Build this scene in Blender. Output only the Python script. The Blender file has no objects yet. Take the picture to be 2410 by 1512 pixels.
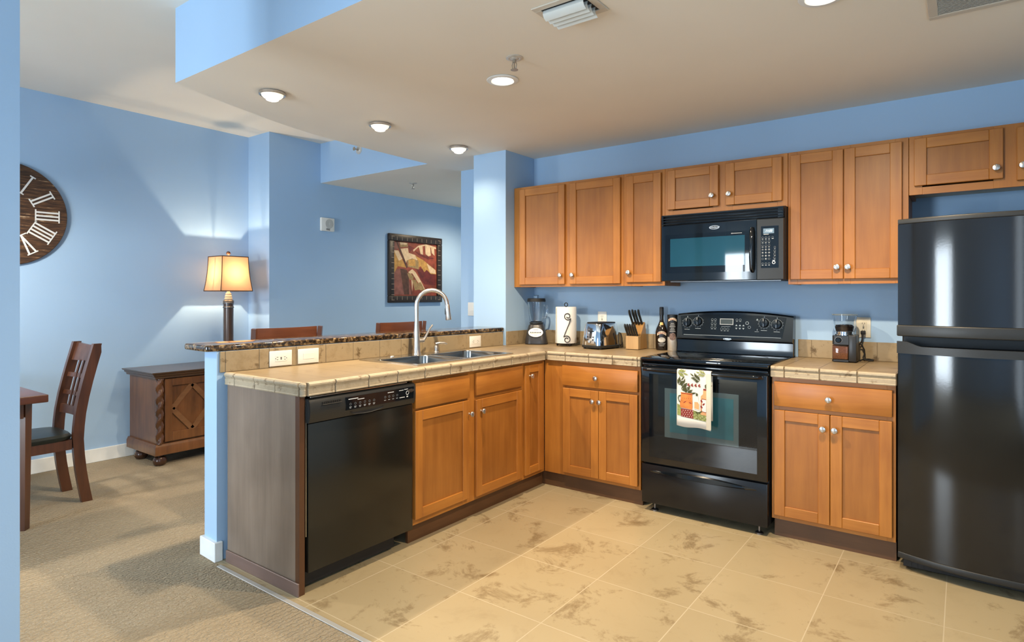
import bpy, bmesh, math, random
from mathutils import Matrix, Vector
random.seed(7)
PI = math.pi
scene = bpy.context.scene
COL = scene.collection

# ------------------------------------------------------------------ camera
CAM = (2.4102, -4.0876, 1.305)
cam_d = bpy.data.cameras.new('camera'); cam = bpy.data.objects.new('camera', cam_d); COL.objects.link(cam)
cam.location = CAM
cam.rotation_euler = (PI/2, 0, .6386)
cam_d.sensor_width = 36.0; cam_d.lens = 36.0*1430/2410; cam_d.shift_y = -60/2410
cam_d.clip_start = .05; cam_d.clip_end = 100
scene.camera = cam
# ------------------------------------------------------------------ world, daylight, exposure
w = bpy.data.worlds.new('world'); scene.world = w; w.use_nodes = True
bg = w.node_tree.nodes['Background']; bg.inputs[0].default_value = (.62, .80, 1.0, 1); bg.inputs[1].default_value = 2.0
vs = scene.view_settings
vs.view_transform = 'Standard'; vs.look = 'None'; vs.gamma = 1.0; vs.use_curve_mapping = False
vs.exposure = 0.6
scene.cycles.caustics_reflective = False
DAY = (.78, .90, 1.0); WARM = (1.0, .80, .55)
def area(name, loc, rot, sx, sy, power, col):
    d = bpy.data.lights.new(name, 'AREA'); d.shape = 'RECTANGLE'; d.size = sx; d.size_y = sy; d.energy = power; d.color = col
    o = bpy.data.objects.new(name, d); COL.objects.link(o); o.location = loc; o.rotation_euler = rot
    return o
# daylight through the opening behind the camera, plus fill from an added right window
area('daylight', (-.55, -7.14, 1.05), (PI/2, 0, 0), 1.25, 1.9, 118, DAY)
area('daylight', (3.22, -5.8, 1.25), (PI/2, 0, PI/2), 2.1, 2.2, 26, DAY)  # fill lamp added to brighten the dining walls
BAR_W = 60; SPOT_W = 105; HALL_W = 55; LAMP_W = 15

# ------------------------------------------------------------------ materials
MATS = {}
def nt(name):
    m = bpy.data.materials.new(name); m.use_nodes = True
    t = m.node_tree; b = t.nodes['Principled BSDF']
    MATS[name] = m
    return m, t, b
def N(t, kind, **kw):
    n = t.nodes.new(kind)
    for k, v in kw.items():
        if k in n.inputs: n.inputs[k].default_value = v
        else: setattr(n, k, v)
    return n
def ramp(t, fac, stops):
    r = t.nodes.new('ShaderNodeValToRGB'); e = r.color_ramp.elements
    while len(e) < len(stops): e.new(.5)
    for x, (p, c) in zip(e, stops): x.position = p; x.color = (*c, 1)
    t.links.new(fac, r.inputs[0]); return r
def coords(t, scale=(1, 1, 1), kind='Object', loc=(0, 0, 0)):
    tc = t.nodes.new('ShaderNodeTexCoord'); mp = t.nodes.new('ShaderNodeMapping')
    mp.inputs['Scale'].default_value = scale; mp.inputs['Location'].default_value = loc
    t.links.new(tc.outputs[kind], mp.inputs[0]); return mp
def bump(t, b, h, strength, dist=.002):
    bp = N(t, 'ShaderNodeBump', Strength=strength, Distance=dist)
    t.links.new(h, bp.inputs['Height']); t.links.new(bp.outputs[0], b.inputs['Normal'])
def plain(name, col, rough=.5, metal=0, spec=.5, coat=0, var=.06, nscale=9, emit=None, es=0, trans=0, ior=1.45):
    m, t, b = nt(name)
    if var:
        mp = coords(t); n = N(t, 'ShaderNodeTexNoise', Scale=nscale, Detail=3.0); t.links.new(mp.outputs[0], n.inputs['Vector'])
        r = ramp(t, n.outputs['Fac'], [(.3, tuple(c*(1-var) for c in col)), (.7, tuple(min(1, c*(1+var)) for c in col))])
        t.links.new(r.outputs[0], b.inputs['Base Color'])
    else: b.inputs['Base Color'].default_value = (*col, 1)
    b.inputs['Roughness'].default_value = rough; b.inputs['Metallic'].default_value = metal
    b.inputs['Specular IOR Level'].default_value = spec; b.inputs['Coat Weight'].default_value = coat; b.inputs['Coat Roughness'].default_value = .12
    b.inputs['Transmission Weight'].default_value = trans; b.inputs['IOR'].default_value = ior
    if emit: b.inputs['Emission Color'].default_value = (*emit, 1); b.inputs['Emission Strength'].default_value = es
    return m
def paint(name, col, rough=.55, bs=.25):
    m, t, b = nt(name)
    mp = coords(t); n = N(t, 'ShaderNodeTexNoise', Scale=160.0, Detail=3.0); t.links.new(mp.outputs[0], n.inputs['Vector'])
    n2 = N(t, 'ShaderNodeTexNoise', Scale=1.3, Detail=2.0); t.links.new(mp.outputs[0], n2.inputs['Vector'])
    r = ramp(t, n2.outputs['Fac'], [(.3, tuple(c*.97 for c in col)), (.7, tuple(min(1, c*1.03) for c in col))])
    t.links.new(r.outputs[0], b.inputs['Base Color']); b.inputs['Roughness'].default_value = rough; b.inputs['Specular IOR Level'].default_value = .3
    bump(t, b, n.outputs['Fac'], bs, .001)
    return m
def wood(name, axis, dark, light, rough=.40, coat=.10, grain=1.0, blotch=.5, spec=.45):
    m, t, b = nt(name)
    s = [15.0]*3; s[axis] = 1.1
    mp = coords(t, tuple(s)); n = N(t, 'ShaderNodeTexNoise', Scale=2.2*grain, Detail=6.0, Roughness=.62); t.links.new(mp.outputs[0], n.inputs['Vector'])
    mp2 = coords(t, (3.2, 3.2, 2.1)); n2 = N(t, 'ShaderNodeTexNoise', Scale=1.4, Detail=2.5); t.links.new(mp2.outputs[0], n2.inputs['Vector'])
    mx = N(t, 'ShaderNodeMix'); mx.data_type = 'FLOAT'; mx.inputs[0].default_value = blotch
    t.links.new(n.outputs['Fac'], mx.inputs[2]); t.links.new(n2.outputs['Fac'], mx.inputs[3])
    r = ramp(t, mx.outputs[0], [(.28, dark), (.72, light)])
    t.links.new(r.outputs[0], b.inputs['Base Color'])
    b.inputs['Roughness'].default_value = rough; b.inputs['Coat Weight'].default_value = coat; b.inputs['Coat Roughness'].default_value = .25
    b.inputs['Specular IOR Level'].default_value = spec
    bump(t, b, n.outputs['Fac'], .08, .0006)
    return m
def stone(name, base, mid, spot, scale=7, cut=.6, rough=.4, bs=.3, bscale=70):
    m, t, b = nt(name)
    mp = coords(t); n = N(t, 'ShaderNodeTexNoise', Scale=float(scale), Detail=7.0, Roughness=.65); t.links.new(mp.outputs[0], n.inputs['Vector'])
    r = ramp(t, n.outputs['Fac'], [(.25, mid), (.48, base), (cut, base), (cut+.09, spot)])
    t.links.new(r.outputs[0], b.inputs['Base Color']); b.inputs['Roughness'].default_value = rough; b.inputs['Specular IOR Level'].default_value = .35
    n2 = N(t, 'ShaderNodeTexNoise', Scale=float(bscale), Detail=5.0); t.links.new(mp.outputs[0], n2.inputs['Vector'])
    bump(t, b, n2.outputs['Fac'], bs, .002)
    return m
def tiled(name, base, mid, spot, grout, w_, h_, ox, oy, mortar=.003, rough=.35, scale=3.0, rotz=0):
    m, t, b = nt(name)
    mp = coords(t); mp.inputs['Rotation'].default_value = (0, 0, rotz)
    n = N(t, 'ShaderNodeTexNoise', Scale=float(scale), Detail=10.0, Roughness=.76, Distortion=.5); t.links.new(mp.outputs[0], n.inputs['Vector'])
    r = ramp(t, n.outputs['Fac'], [(.2, mid), (.44, base), (.54, base), (.60, tuple(.45*a+.55*c for a, c in zip(base, spot))), (.68, spot), (.8, tuple(c*.75 for c in spot))])
    n3 = N(t, 'ShaderNodeTexNoise', Scale=1.1, Detail=2.0); t.links.new(mp.outputs[0], n3.inputs['Vector'])
    r3 = ramp(t, n3.outputs['Fac'], [(.35, (.90, .88, .85)), (.65, (1, 1, 1))])
    mul = N(t, 'ShaderNodeMix'); mul.data_type = 'RGBA'; mul.blend_type = 'MULTIPLY'; mul.inputs[0].default_value = 1
    t.links.new(r.outputs[0], mul.inputs[6]); t.links.new(r3.outputs[0], mul.inputs[7])
    mp2 = coords(t, loc=(ox, oy, 0))
    br = t.nodes.new('ShaderNodeTexBrick'); br.offset = 0; br.inputs['Scale'].default_value = 1; br.inputs['Mortar Size'].default_value = mortar; br.inputs['Mortar Smooth'].default_value = .1
    br.inputs['Brick Width'].default_value = w_; br.inputs['Row Height'].default_value = h_
    br.inputs['Color1'].default_value = (1, 1, 1, 1); br.inputs['Color2'].default_value = (.93, .93, .92, 1); br.inputs['Mortar'].default_value = (0, 0, 0, 1)
    t.links.new(mp2.outputs[0], br.inputs['Vector'])
    mul2 = N(t, 'ShaderNodeMix'); mul2.data_type = 'RGBA'; mul2.blend_type = 'MULTIPLY'; mul2.inputs[0].default_value = 1
    t.links.new(mul.outputs[2], mul2.inputs[6]); t.links.new(br.outputs['Color'], mul2.inputs[7])
    mg = N(t, 'ShaderNodeMix'); mg.data_type = 'RGBA'; mg.inputs[7].default_value = (*grout, 1)
    t.links.new(br.outputs['Fac'], mg.inputs[0]); t.links.new(mul2.outputs[2], mg.inputs[6])
    t.links.new(mg.outputs[2], b.inputs['Base Color']); b.inputs['Roughness'].default_value = rough; b.inputs['Specular IOR Level'].default_value = .4
    inv = N(t, 'ShaderNodeMath', operation='SUBTRACT'); inv.inputs[0].default_value = 1; t.links.new(br.outputs['Fac'], inv.inputs[1])
    bump(t, b, inv.outputs[0], .35, .002)
    return m

BLUE = paint('blue wall paint', (.365, .535, .745))
CEIL = paint('ceiling paint', (.86, .80, .69), .8, .12)
TRIM = plain('white trim paint', (.80, .82, .80), .35)
OAKD, OAKL = (.28, .092, .014), (.50, .200, .034)
WZ = wood('stained maple vertical', 2, OAKD, OAKL); WX = wood('stained maple along x', 0, OAKD, OAKL); WY = wood('stained maple along y', 1, OAKD, OAKL)
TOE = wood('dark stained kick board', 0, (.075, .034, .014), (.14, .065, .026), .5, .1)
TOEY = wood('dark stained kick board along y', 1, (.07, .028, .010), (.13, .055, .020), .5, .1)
ENDP = wood('grey brown end panel', 2, (.15, .108, .078), (.27, .205, .155), .45, .15, 1.0, .6)
WP = wood('stained maple panel', 2, (.225, .076, .012), (.40, .155, .028))
UNDER = plain('pale cabinet underside', (.55, .48, .36), .6)
CTOP = tiled('counter tile', (.36, .265, .155), (.28, .20, .11), (.21, .14, .07), (.12, .085, .05), .171, .30, -.117, .02, .0022, .38, 5.0)
CTOPP = tiled('peninsula counter tile', (.28, .21, .125), (.22, .155, .09), (.17, .115, .06), (.15, .115, .07), .30, .19, -.03, .0, .002, .38, 5.0)
CEDGE = stone('counter edge tile', (.42, .345, .24), (.33, .265, .175), (.20, .145, .085), 18, .57, .5, .5, 110)
GROUT = plain('tile grout', (.22, .17, .11), .8)
BSPL = stone('tumbled stone splash tile', (.34, .26, .155), (.25, .18, .095), (.13, .085, .04), 13, .585, .55, .4, 60)
FLOORT = tiled('floor tile', (.45, .365, .225), (.38, .30, .18), (.22, .155, .08), (.52, .44, .30), .430, .462, -.20, .69, .0024, .30, 4.4)
NICKEL = plain('brushed nickel', (.62, .58, .54), .28, 1, var=.1, nscale=40)
STEEL = plain('stainless steel', (.55, .54, .52), .22, 1, var=.08, nscale=30)
CHROME = plain('polished chrome', (.75, .76, .78), .06, 1, var=0)
BLACKG = plain('gloss black enamel', (.004, .0065, .010), .07, spec=.6, coat=.3, var=0)
BLACKT = plain('black textured plastic', (.020, .021, .021), .38, spec=.5, var=.1, nscale=200)
BLACKM = plain('matt black', (.012, .012, .013), .55, var=.1)
BLACKGL = plain('black glass', (.003, .005, .008), .03, spec=.7, var=0)
OVENW = plain('blue-green oven window', (.018, .080, .105), .05, spec=.8, var=.3, nscale=3)  # blue-green base colour on the inner pane
MICROW = plain('tinted microwave window', (.010, .060, .100), .04, spec=.8, var=.1, nscale=2)
GREYM = plain('grey print', (.42, .45, .47), .5, var=0)
DIMM = plain('dim grey print', (.17, .19, .20), .5, var=0)
WHITEM = plain('white print', (.75, .78, .80), .5, var=0)
WHITEP = plain('white plastic', (.80, .79, .74), .35, var=.02)
SLOT = plain('dark slot', (.03, .03, .03), .6, var=0)
GLASS = plain('clear glass', (.95, .97, .98), .02, trans=1, var=0)
DWOOD = wood('dark cherry wood', 2, (.035, .012, .006), (.12, .042, .018), .3, .3)
DWOODY = wood('dark cherry wood along y', 1, (.05, .014, .006), (.15, .048, .020), .3, .3)
CHESTW = wood('walnut chest wood', 2, (.055, .021, .007), (.23, .092, .030), .33, .3)
CHESTX = wood('walnut chest top', 1, (.035, .018, .010), (.11, .055, .030), .3, .4)
LEATHER = plain('black leather', (.010, .014, .012), .33, var=.2, nscale=60)

# textured ones of their own
m, t, b = nt('ribbed beige carpet'); CARPET = m
mp = coords(t); n = N(t, 'ShaderNodeTexNoise', Scale=1.1, Detail=3.0); t.links.new(mp.outputs[0], n.inputs['Vector'])
n2 = N(t, 'ShaderNodeTexNoise', Scale=140.0, Detail=3.0); t.links.new(mp.outputs[0], n2.inputs['Vector'])
mx = N(t, 'ShaderNodeMix'); mx.data_type = 'FLOAT'; mx.inputs[0].default_value = .45
t.links.new(n.outputs['Fac'], mx.inputs[2]); t.links.new(n2.outputs['Fac'], mx.inputs[3])
r = ramp(t, mx.outputs[0], [(.3, (.28, .225, .15)), (.7, (.46, .385, .275))]); t.links.new(r.outputs[0], b.inputs['Base Color'])
b.inputs['Roughness'].default_value = .95; b.inputs['Specular IOR Level'].default_value = .1
wv = N(t, 'ShaderNodeTexWave', Scale=13.0, Distortion=4.0, Detail=2.0); wv.bands_direction = 'X'; wv.inputs['Detail Scale'].default_value = 3.0
t.links.new(mp.outputs[0], wv.inputs['Vector'])
ad = N(t, 'ShaderNodeMath', operation='ADD'); t.links.new(wv.outputs['Fac'], ad.inputs[0]); t.links.new(n2.outputs['Fac'], ad.inputs[1])
bump(t, b, ad.outputs[0], .9, .008)

m, t, b = nt('speckled brown granite'); GRANITE = m
mp = coords(t, (1, 1, 1)); n = N(t, 'ShaderNodeTexNoise', Scale=46.0, Detail=5.0, Roughness=.6, Distortion=.3); t.links.new(mp.outputs[0], n.inputs['Vector'])
r = ramp(t, n.outputs['Fac'], [(.40, (.012, .008, .005)), (.50, (.05, .029, .014)), (.57, (.15, .09, .04)), (.66, (.30, .22, .12)), (.78, (.08, .05, .025))])
t.links.new(r.outputs[0], b.inputs['Base Color']); b.inputs['Roughness'].default_value = .07; b.inputs['Specular IOR Level'].default_value = .6

m, t, b = nt('rustic clock planks'); PLANK = m
mp = coords(t, (1, 3.0, 40)); n = N(t, 'ShaderNodeTexNoise', Scale=2.0, Detail=6.0, Roughness=.7); t.links.new(mp.outputs[0], n.inputs['Vector'])
r = ramp(t, n.outputs['Fac'], [(.3, (.012, .007, .005)), (.48, (.055, .024, .010)), (.58, (.12, .055, .022)), (.625, (.16, .08, .035)), (.645, (.50, .38, .24))])
t.links.new(r.outputs[0], b.inputs['Base Color']); b.inputs['Roughness'].default_value = .6
bump(t, b, n.outputs['Fac'], .3, .002)

m = bpy.data.materials.new('lamp shade cloth'); m.use_nodes = True; SHADE = m; t = m.node_tree; t.nodes.remove(t.nodes['Principled BSDF'])
tr = N(t, 'ShaderNodeBsdfTranslucent', Color=(.165, .092, .048, 1)); df = N(t, 'ShaderNodeBsdfDiffuse', Color=(.55, .42, .30, 1)); ms = N(t, 'ShaderNodeMixShader', Fac=.45)
wvn = N(t, 'ShaderNodeTexNoise', Scale=300.0); bpn = N(t, 'ShaderNodeBump', Strength=.1, Distance=.001); t.links.new(wvn.outputs['Fac'], bpn.inputs['Height']); t.links.new(bpn.outputs[0], df.inputs['Normal'])
t.links.new(tr.outputs[0], ms.inputs[1]); t.links.new(df.outputs[0], ms.inputs[2]); t.links.new(ms.outputs[0], t.nodes['Material Output'].inputs[0])

BULB = plain('glowing bulb', (1, .9, .7), .4, var=0, emit=(1.0, .84, .60), es=9)
BULBF = plain('glowing flush lens', (1, .9, .7), .4, var=0, emit=(1.0, .88, .70), es=9)
DISP = plain('lit display', (.10, .14, .17), .2, var=0, emit=(.16, .23, .28), es=.6)
DIGIT = plain('lit digits', (.8, .9, .9), .4, var=0, emit=(.8, .95, 1.0), es=1.2)

# ------------------------------------------------------------------ mesh builder
def _basis(d):
    d = Vector(d).normalized(); a = Vector((0, 0, 1)) if abs(d.z) < .9 else Vector((1, 0, 0))
    x = a.cross(d).normalized(); return x, d.cross(x), d
def axis_m(origin, d):
    x, y, z = _basis(d); o = Vector(origin)
    return Matrix(((x.x, y.x, z.x, o.x), (x.y, y.y, z.y, o.y), (x.z, y.z, z.z, o.z), (0, 0, 0, 1)))
def frame(o, ex, ey, ez):
    return Matrix(((ex[0], ey[0], ez[0], o[0]), (ex[1], ey[1], ez[1], o[1]), (ex[2], ey[2], ez[2], o[2]), (0, 0, 0, 1)))
BACKF = lambda x, y, z: frame((x, y, z), (1, 0, 0), (0, 0, 1), (0, -1, 0))      # facing the kitchen from the back wall
PENF = lambda x, y, z: frame((x, y, z), (0, 1, 0), (0, 0, 1), (1, 0, 0))        # facing +x
ENDF = BACKF
LOC = {}
class MB:
    def __init__(s, M=None):
        s.V = []; s.F = []; s.FM = []; s.mi = 0; s.M = M or Matrix()
    def mat(s, i): s.mi = i; return s
    def _add(s, vs_, fs, L=None):
        k = len(s.V); T = s.M @ L if L is not None else s.M
        s.V += [T @ Vector(v) for v in vs_]; s.F += [[k+i for i in f] for f in fs]; s.FM += [s.mi]*len(fs)
        return s
    def box(s, x0, x1, y0, y1, z0, z1, b=0, seg=1, L=None):
        x0, x1 = min(x0, x1), max(x0, x1); y0, y1 = min(y0, y1), max(y0, y1); z0, z1 = min(z0, z1), max(z0, z1)
        vs_ = [(x, y, z) for x in (x0, x1) for y in (y0, y1) for z in (z0, z1)]
        fs = [(0, 1, 3, 2), (4, 6, 7, 5), (0, 4, 5, 1), (2, 3, 7, 6), (0, 2, 6, 4), (1, 5, 7, 3)]
        if b:
            bm = bmesh.new(); bv = [bm.verts.new(v) for v in vs_]
            for f in fs: bm.faces.new([bv[i] for i in f])
            bmesh.ops.bevel(bm, geom=bm.edges[:], offset=b, segments=seg, profile=.5, affect='EDGES')
            bm.verts.index_update(); vs_ = [v.co[:] for v in bm.verts]; fs = [[v.index for v in f.verts] for f in bm.faces]; bm.free()
        return s._add(vs_, fs, L)
    def lathe(s, prof, seg=24, L=None, caps=True, ang=2*PI):
        vs_ = []; fs = []; n = len(prof)
        for i in range(seg):
            a = ang*i/seg; c, q = math.cos(a), math.sin(a)
            vs_ += [(r*c, r*q, z) for r, z in prof]
        for i in range(seg):
            j = (i+1) % seg
            for k in range(n-1): fs.append((i*n+k, j*n+k, j*n+k+1, i*n+k+1))
        if caps:
            if prof[0][0] > 1e-6: fs.append([i*n for i in range(seg)][::-1])
            if prof[-1][0] > 1e-6: fs.append([i*n+n-1 for i in range(seg)])
        return s._add(vs_, fs, L)
    def cyl(s, p0, p1, r, r1=None, seg=16):
        d = Vector(p1)-Vector(p0); return s.lathe([(r, 0), (r if r1 is None else r1, d.length)], seg, axis_m(p0, d))
    def tube(s, pts, r, seg=8, closed=False, flat=1.0):
        P = [Vector(p) for p in pts]; n = len(P); vs_ = []; fs = []; rr = r if isinstance(r, (list, tuple)) else [r]*n
        prev = None
        for i in range(n):
            d = (P[(i+1) % n]-P[i-1]) if closed else (P[min(i+1, n-1)]-P[max(i-1, 0)])
            d.normalize()
            if prev is None: x, y, _ = _basis(d)
            else:
                x = prev - d*prev.dot(d); x.normalize(); y = d.cross(x)
            prev = x
            for k in range(seg):
                a = 2*PI*k/seg; vs_.append(P[i]+(x*math.cos(a)+y*math.sin(a)*flat)*rr[i])
        for i in range(n if closed else n-1):
            j = (i+1) % n
            for k in range(seg): l = (k+1) % seg; fs.append((i*seg+k, i*seg+l, j*seg+l, j*seg+k))
        if not closed: fs.append(list(range(seg))[::-1]); fs.append([(n-1)*seg+k for k in range(seg)])
        return s._add(vs_, fs)
    def prism(s, poly, z0, z1, L=None):
        n = len(poly); vs_ = [(x, y, z0) for x, y in poly]+[(x, y, z1) for x, y in poly]
        fs = [list(range(n))[::-1], [n+i for i in range(n)]]+[(i, (i+1) % n, n+(i+1) % n, n+i) for i in range(n)]
        return s._add(vs_, fs, L)
    def quad(s, a, b_, c, d): return s._add([a, b_, c, d], [(0, 1, 2, 3)])
    def sweep(s, prof, path, closed_prof=True):
        """prof: list of (outward, up); path: list of (point, outward dir)."""
        n = len(prof); vs_ = []; fs = []
        for p, o in path:
            for a, z in prof: vs_.append((p[0]+o[0]*a, p[1]+o[1]*a, p[2]+z))
        for i in range(len(path)-1):
            for k in range(n if closed_prof else n-1): l = (k+1) % n; fs.append((i*n+k, i*n+l, (i+1)*n+l, (i+1)*n+k))
        if closed_prof: fs.append(list(range(n))[::-1]); fs.append([(len(path)-1)*n+k for k in range(n)])
        return s._add(vs_, fs)
    def ball(s, c, r, seg=16, sz=1.0):
        m_ = 8; return s.lathe([(max(0, r*math.sin(PI*k/m_)), -r*sz*math.cos(PI*k/m_)) for k in range(m_+1)], seg, Matrix.Translation(c), False)
    def text(s, body, size, L, depth=.0006, bold=0, shear=0, align='CENTER', wrap=None):
        cu = bpy.data.curves.new('t', 'FONT'); cu.body = body; cu.size = size; cu.extrude = depth; cu.align_x = align; cu.align_y = 'CENTER'; cu.offset = bold; cu.shear = shear; cu.resolution_u = 2
        o = bpy.data.objects.new('t', cu); COL.objects.link(o); dg = bpy.context.evaluated_depsgraph_get()
        me = bpy.data.meshes.new_from_object(o.evaluated_get(dg))
        vs_ = [v.co[:] for v in me.vertices]; fs = [list(p.vertices) for p in me.polygons]
        bpy.data.objects.remove(o); bpy.data.curves.remove(cu); bpy.data.meshes.remove(me)
        if wrap: vs_ = [((wrap+z)*math.sin(x/wrap), y, (wrap+z)*math.cos(x/wrap)) for x, y, z in vs_]
        return s._add(vs_, fs, L)
    def build(s, name, mats, parent=None, smooth=35):
        me = bpy.data.meshes.new(name); off = Vector((0, 0, 0))
        if parent is not None: off = Vector(LOC[parent.name])
        me.from_pydata([tuple(v-off) for v in s.V], [], s.F)
        for m_ in (mats if isinstance(mats, (list, tuple)) else [mats]): me.materials.append(m_)
        me.polygons.foreach_set('material_index', s.FM)
        bm = bmesh.new(); bm.from_mesh(me); bmesh.ops.recalc_face_normals(bm, faces=bm.faces); bm.to_mesh(me); bm.free()
        if smooth:
            me.polygons.foreach_set('use_smooth', [True]*len(me.polygons)); me.set_sharp_from_angle(angle=math.radians(smooth))
        me.update()
        o = bpy.data.objects.new(name, me); COL.objects.link(o)
        if parent is not None: o.parent = parent
        LOC[o.name] = tuple(off)
        return o
def tag(o, label, cat, group=None):
    o['label'] = label; o['category'] = cat
    if group: o['group'] = group
    return o
def thing(name, label, cat, loc=(0, 0, 0), rz=0, group=None, local=False):
    o = bpy.data.objects.new(name, None); COL.objects.link(o); o.location = loc; o.rotation_euler = (0, 0, rz); o.empty_display_size = .05
    LOC[o.name] = (0, 0, 0) if local else tuple(loc)
    return tag(o, label, cat, group)
def struct(name, mb, mats, parent=None, smooth=35):
    o = mb.build(name, mats, parent, smooth)
    if parent is None: o['kind'] = 'structure'
    return o
def dup(root, loc, rz=None, label=None):
    r_ = root.copy(); COL.objects.link(r_); r_.location = loc
    if rz is not None: r_.rotation_euler = (0, 0, rz)
    if label: r_['label'] = label
    def rec(src, dst):
        for ch in list(src.children):
            c = ch.copy(); COL.objects.link(c); c.parent = dst; rec(ch, c)
    rec(root, r_); return r_

# ------------------------------------------------------------------ the setting
ZC, ZH = 2.42, 2.81                     # dropped and high ceilings
XW, XD, XP, XR, YB = -.40, -3.05, -2.70, 3.30, -7.2
struct('floor', MB().box(-.60, XR, -2.57, 0, -.05, 0), FLOORT)
fc = MB(); fc.box(XD, -.60, -2.57, 2.3, -.05, 0); fc.box(XD, XR, YB, -2.57, -.05, 0); struct('floor_carpet', fc, CARPET)
struct('trim_1', MB().box(-.47, XR, -2.590, -2.568, 0, .004, .0015), plain('aluminium strip', (.50, .50, .48), .35, .3, var=.05))       # threshold strip
DROP = [(-.902, -2.583), (-.93, -2.51), (-.966, -2.42), (-1.02, -2.25), (-1.075, -2.06), (-1.13, -1.86), (-1.172, -1.68), (-1.20, -1.45), (-1.215, -1.2), (-1.225, -.8), (-1.227, -.385)]
poly = DROP+[(XP, -.385), (XP, 2.3), (-1.2, 2.3), (-1.2, .01), (XW, .01), (XW, 0), (XR, 0), (XR, -2.583)]
cl = MB(); cl.prism(poly, ZC, ZH+.06)
cl_o = struct('ceiling', cl, [CEIL, BLUE], smooth=0)
for p in cl_o.data.polygons:
    if abs(p.normal.z) < .5: p.material_index = 1
struct('ceiling_high', MB().box(XD-.1, XR+.1, YB-.1, 2.4, ZH, ZH+.05), CEIL)
struct('wall_back', MB().box(XW, XR+.1, 0, .12, 0, ZC), BLUE)
struct('wall_corner_pillar', MB().box(-.72, XW, -.383, .01, 0, ZC), BLUE)
struct('wall_hall_right', MB().box(-1.2, XW, .01, 2.3, 0, ZC), BLUE)
struct('wall_hall_end', MB().box(XP, -1.2, 2.3, 2.4, 0, ZH), BLUE)
struct('wall_left', MB().box(XD-.1, XD, YB, -.94, 0, ZH), BLUE)
struct('wall_pier', MB().box(XD-.1, XP, -.94, 2.4, 0, ZH), BLUE)
struct('wall_near_left', MB().box(-.24, -.08, -5.0, -3.448, 0, ZH), BLUE)
rw = MB(); rw.box(XR, XR+.12, -4.7, .12, 0, ZH); rw.box(XR, XR+.12, YB, -6.9, 0, ZH); rw.box(XR, XR+.12, -6.9, -4.7, 2.4, ZH); struct('wall_right', rw, BLUE)
fw = MB()
for x0, x1, z0, z1 in ((XD, -1.20, 0, ZH), (.10, XR, 0, ZH), (-1.20, .10, 2.05, ZH)): fw.box(x0, x1, YB-.12, YB, z0, z1)
struct('wall_front', fw, BLUE)
mb = MB()
for a_, b_ in ((-1.20, -1.15), (.05, .10), (-.12, -.07)): mb.box(a_, b_, YB-.09, YB+.075, .05, 2.0)
mb.box(-1.20, .10, YB-.09, YB+.075, 2.0, 2.05); mb.box(-1.20, .10, YB-.09, YB+.075, 0, .05); struct('window_1', mb, TRIM)
mb = MB(); mb.box(XR+.03, XR+.09, -6.9, -6.84, 0, 2.4); mb.box(XR+.03, XR+.09, -4.76, -4.7, 0, 2.4); mb.box(XR+.03, XR+.09, -6.84, -4.76, 2.34, 2.4); mb.box(XR+.03, XR+.09, -6.84, -4.76, 0, .06); mb.box(XR+.03, XR+.09, -5.84, -5.76, .06, 2.34)
struct('added_window', mb, TRIM)  # unseen window added so light reaches the dining side
struct('baseboard_left', MB().box(XD, XD+.014, YB, -.94, 0, .105, .003), TRIM)
mb = MB(); mb.box(XD+.014, XP, -.954, -.94, 0, .105, .003); mb.box(XP, XP+.014, -.954, 2.3, 0, .105, .003); struct('baseboard_pier', mb, TRIM)

# peninsula half wall, turned about three degrees with the bar
RB = math.radians(-2.9)
BARM = Matrix.Translation((-.53, -2.545, 0)) @ Matrix.Rotation(RB, 4, 'Z')
BL = 2.155
struct('wall_half', MB(BARM).box(-.132, -.0005, -.012, BL, 0, 1.0295), BLUE)
mb = MB(BARM); mb.box(-.147, .015, -.030, .012, 0, .095, .003); mb.box(-.146, -.1325, .012, BL-.02, 0, .095, .003); struct('baseboard_half_wall', mb, TRIM)

# ------------------------------------------------------------------ cabinets
def knob(parent, M, u, v, w0=0):
    mb = MB(M @ Matrix.Translation((u, v, w0)))
    mb.lathe([(.0075, 0), (.006, .004), (.0055, .013), (.009, .017), (.0155, .020), (.0165, .0245), (.0145, .0285), (.008, .0305), (0, .031)], 20, caps=False)
    mb.box(-.0022, .0022, -.0135, .0135, .0285, .0318, .0008)  # raised bar shaping the stripe reflected across the knob
    return mb.build('knob', NICKEL, parent)
def shaker(parent, M, u0, u1, v0, v1, hmat, kn=None, sw=.054, name='door'):
    mb = MB(M); T = .02; bv = .0022
    mb.box(u0, u0+sw, v0, v1, .001, T, bv); mb.box(u1-sw, u1, v0, v1, .001, T, bv)
    mb.mat(1); mb.box(u0+sw, u1-sw, v0, v0+sw, .001, T-.0006, bv); mb.box(u0+sw, u1-sw, v1-sw, v1, .001, T-.0006, bv)
    mb.mat(2); mb.box(u0+sw-.004, u1-sw+.004, v0+sw-.004, v1-sw+.004, .001, T-.010)
    d = mb.build(name, [WZ, hmat, WP], parent)
    if kn: knob(d, M, kn[0], kn[1], T)
    return d
def slab(parent, M, u0, u1, v0, v1, hmat, kn=None, name='drawer_front'):
    mb = MB(M); mb.box(u0, u1, v0, v1, .001, .02, .003, 2); d = mb.build(name, hmat, parent)
    if kn: knob(d, M, kn[0], kn[1], .02)
    return d
def face_frame(M, L, R, B, T, stiles, rails, d=.019):
    """stiles: list of (u0,u1); rails: list of (v0,v1)."""
    mb = MB(M)
    for a, b_ in stiles: mb.box(a, b_, B, T, -d, 0, .001)
    mb.mat(1)
    us = sorted(stiles)
    for v0, v1 in rails:
        for (a, b_), (c, d_) in zip(us[:-1], us[1:]): mb.box(b_, c, v0, v1, -d, -.0004)
    return mb
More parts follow.
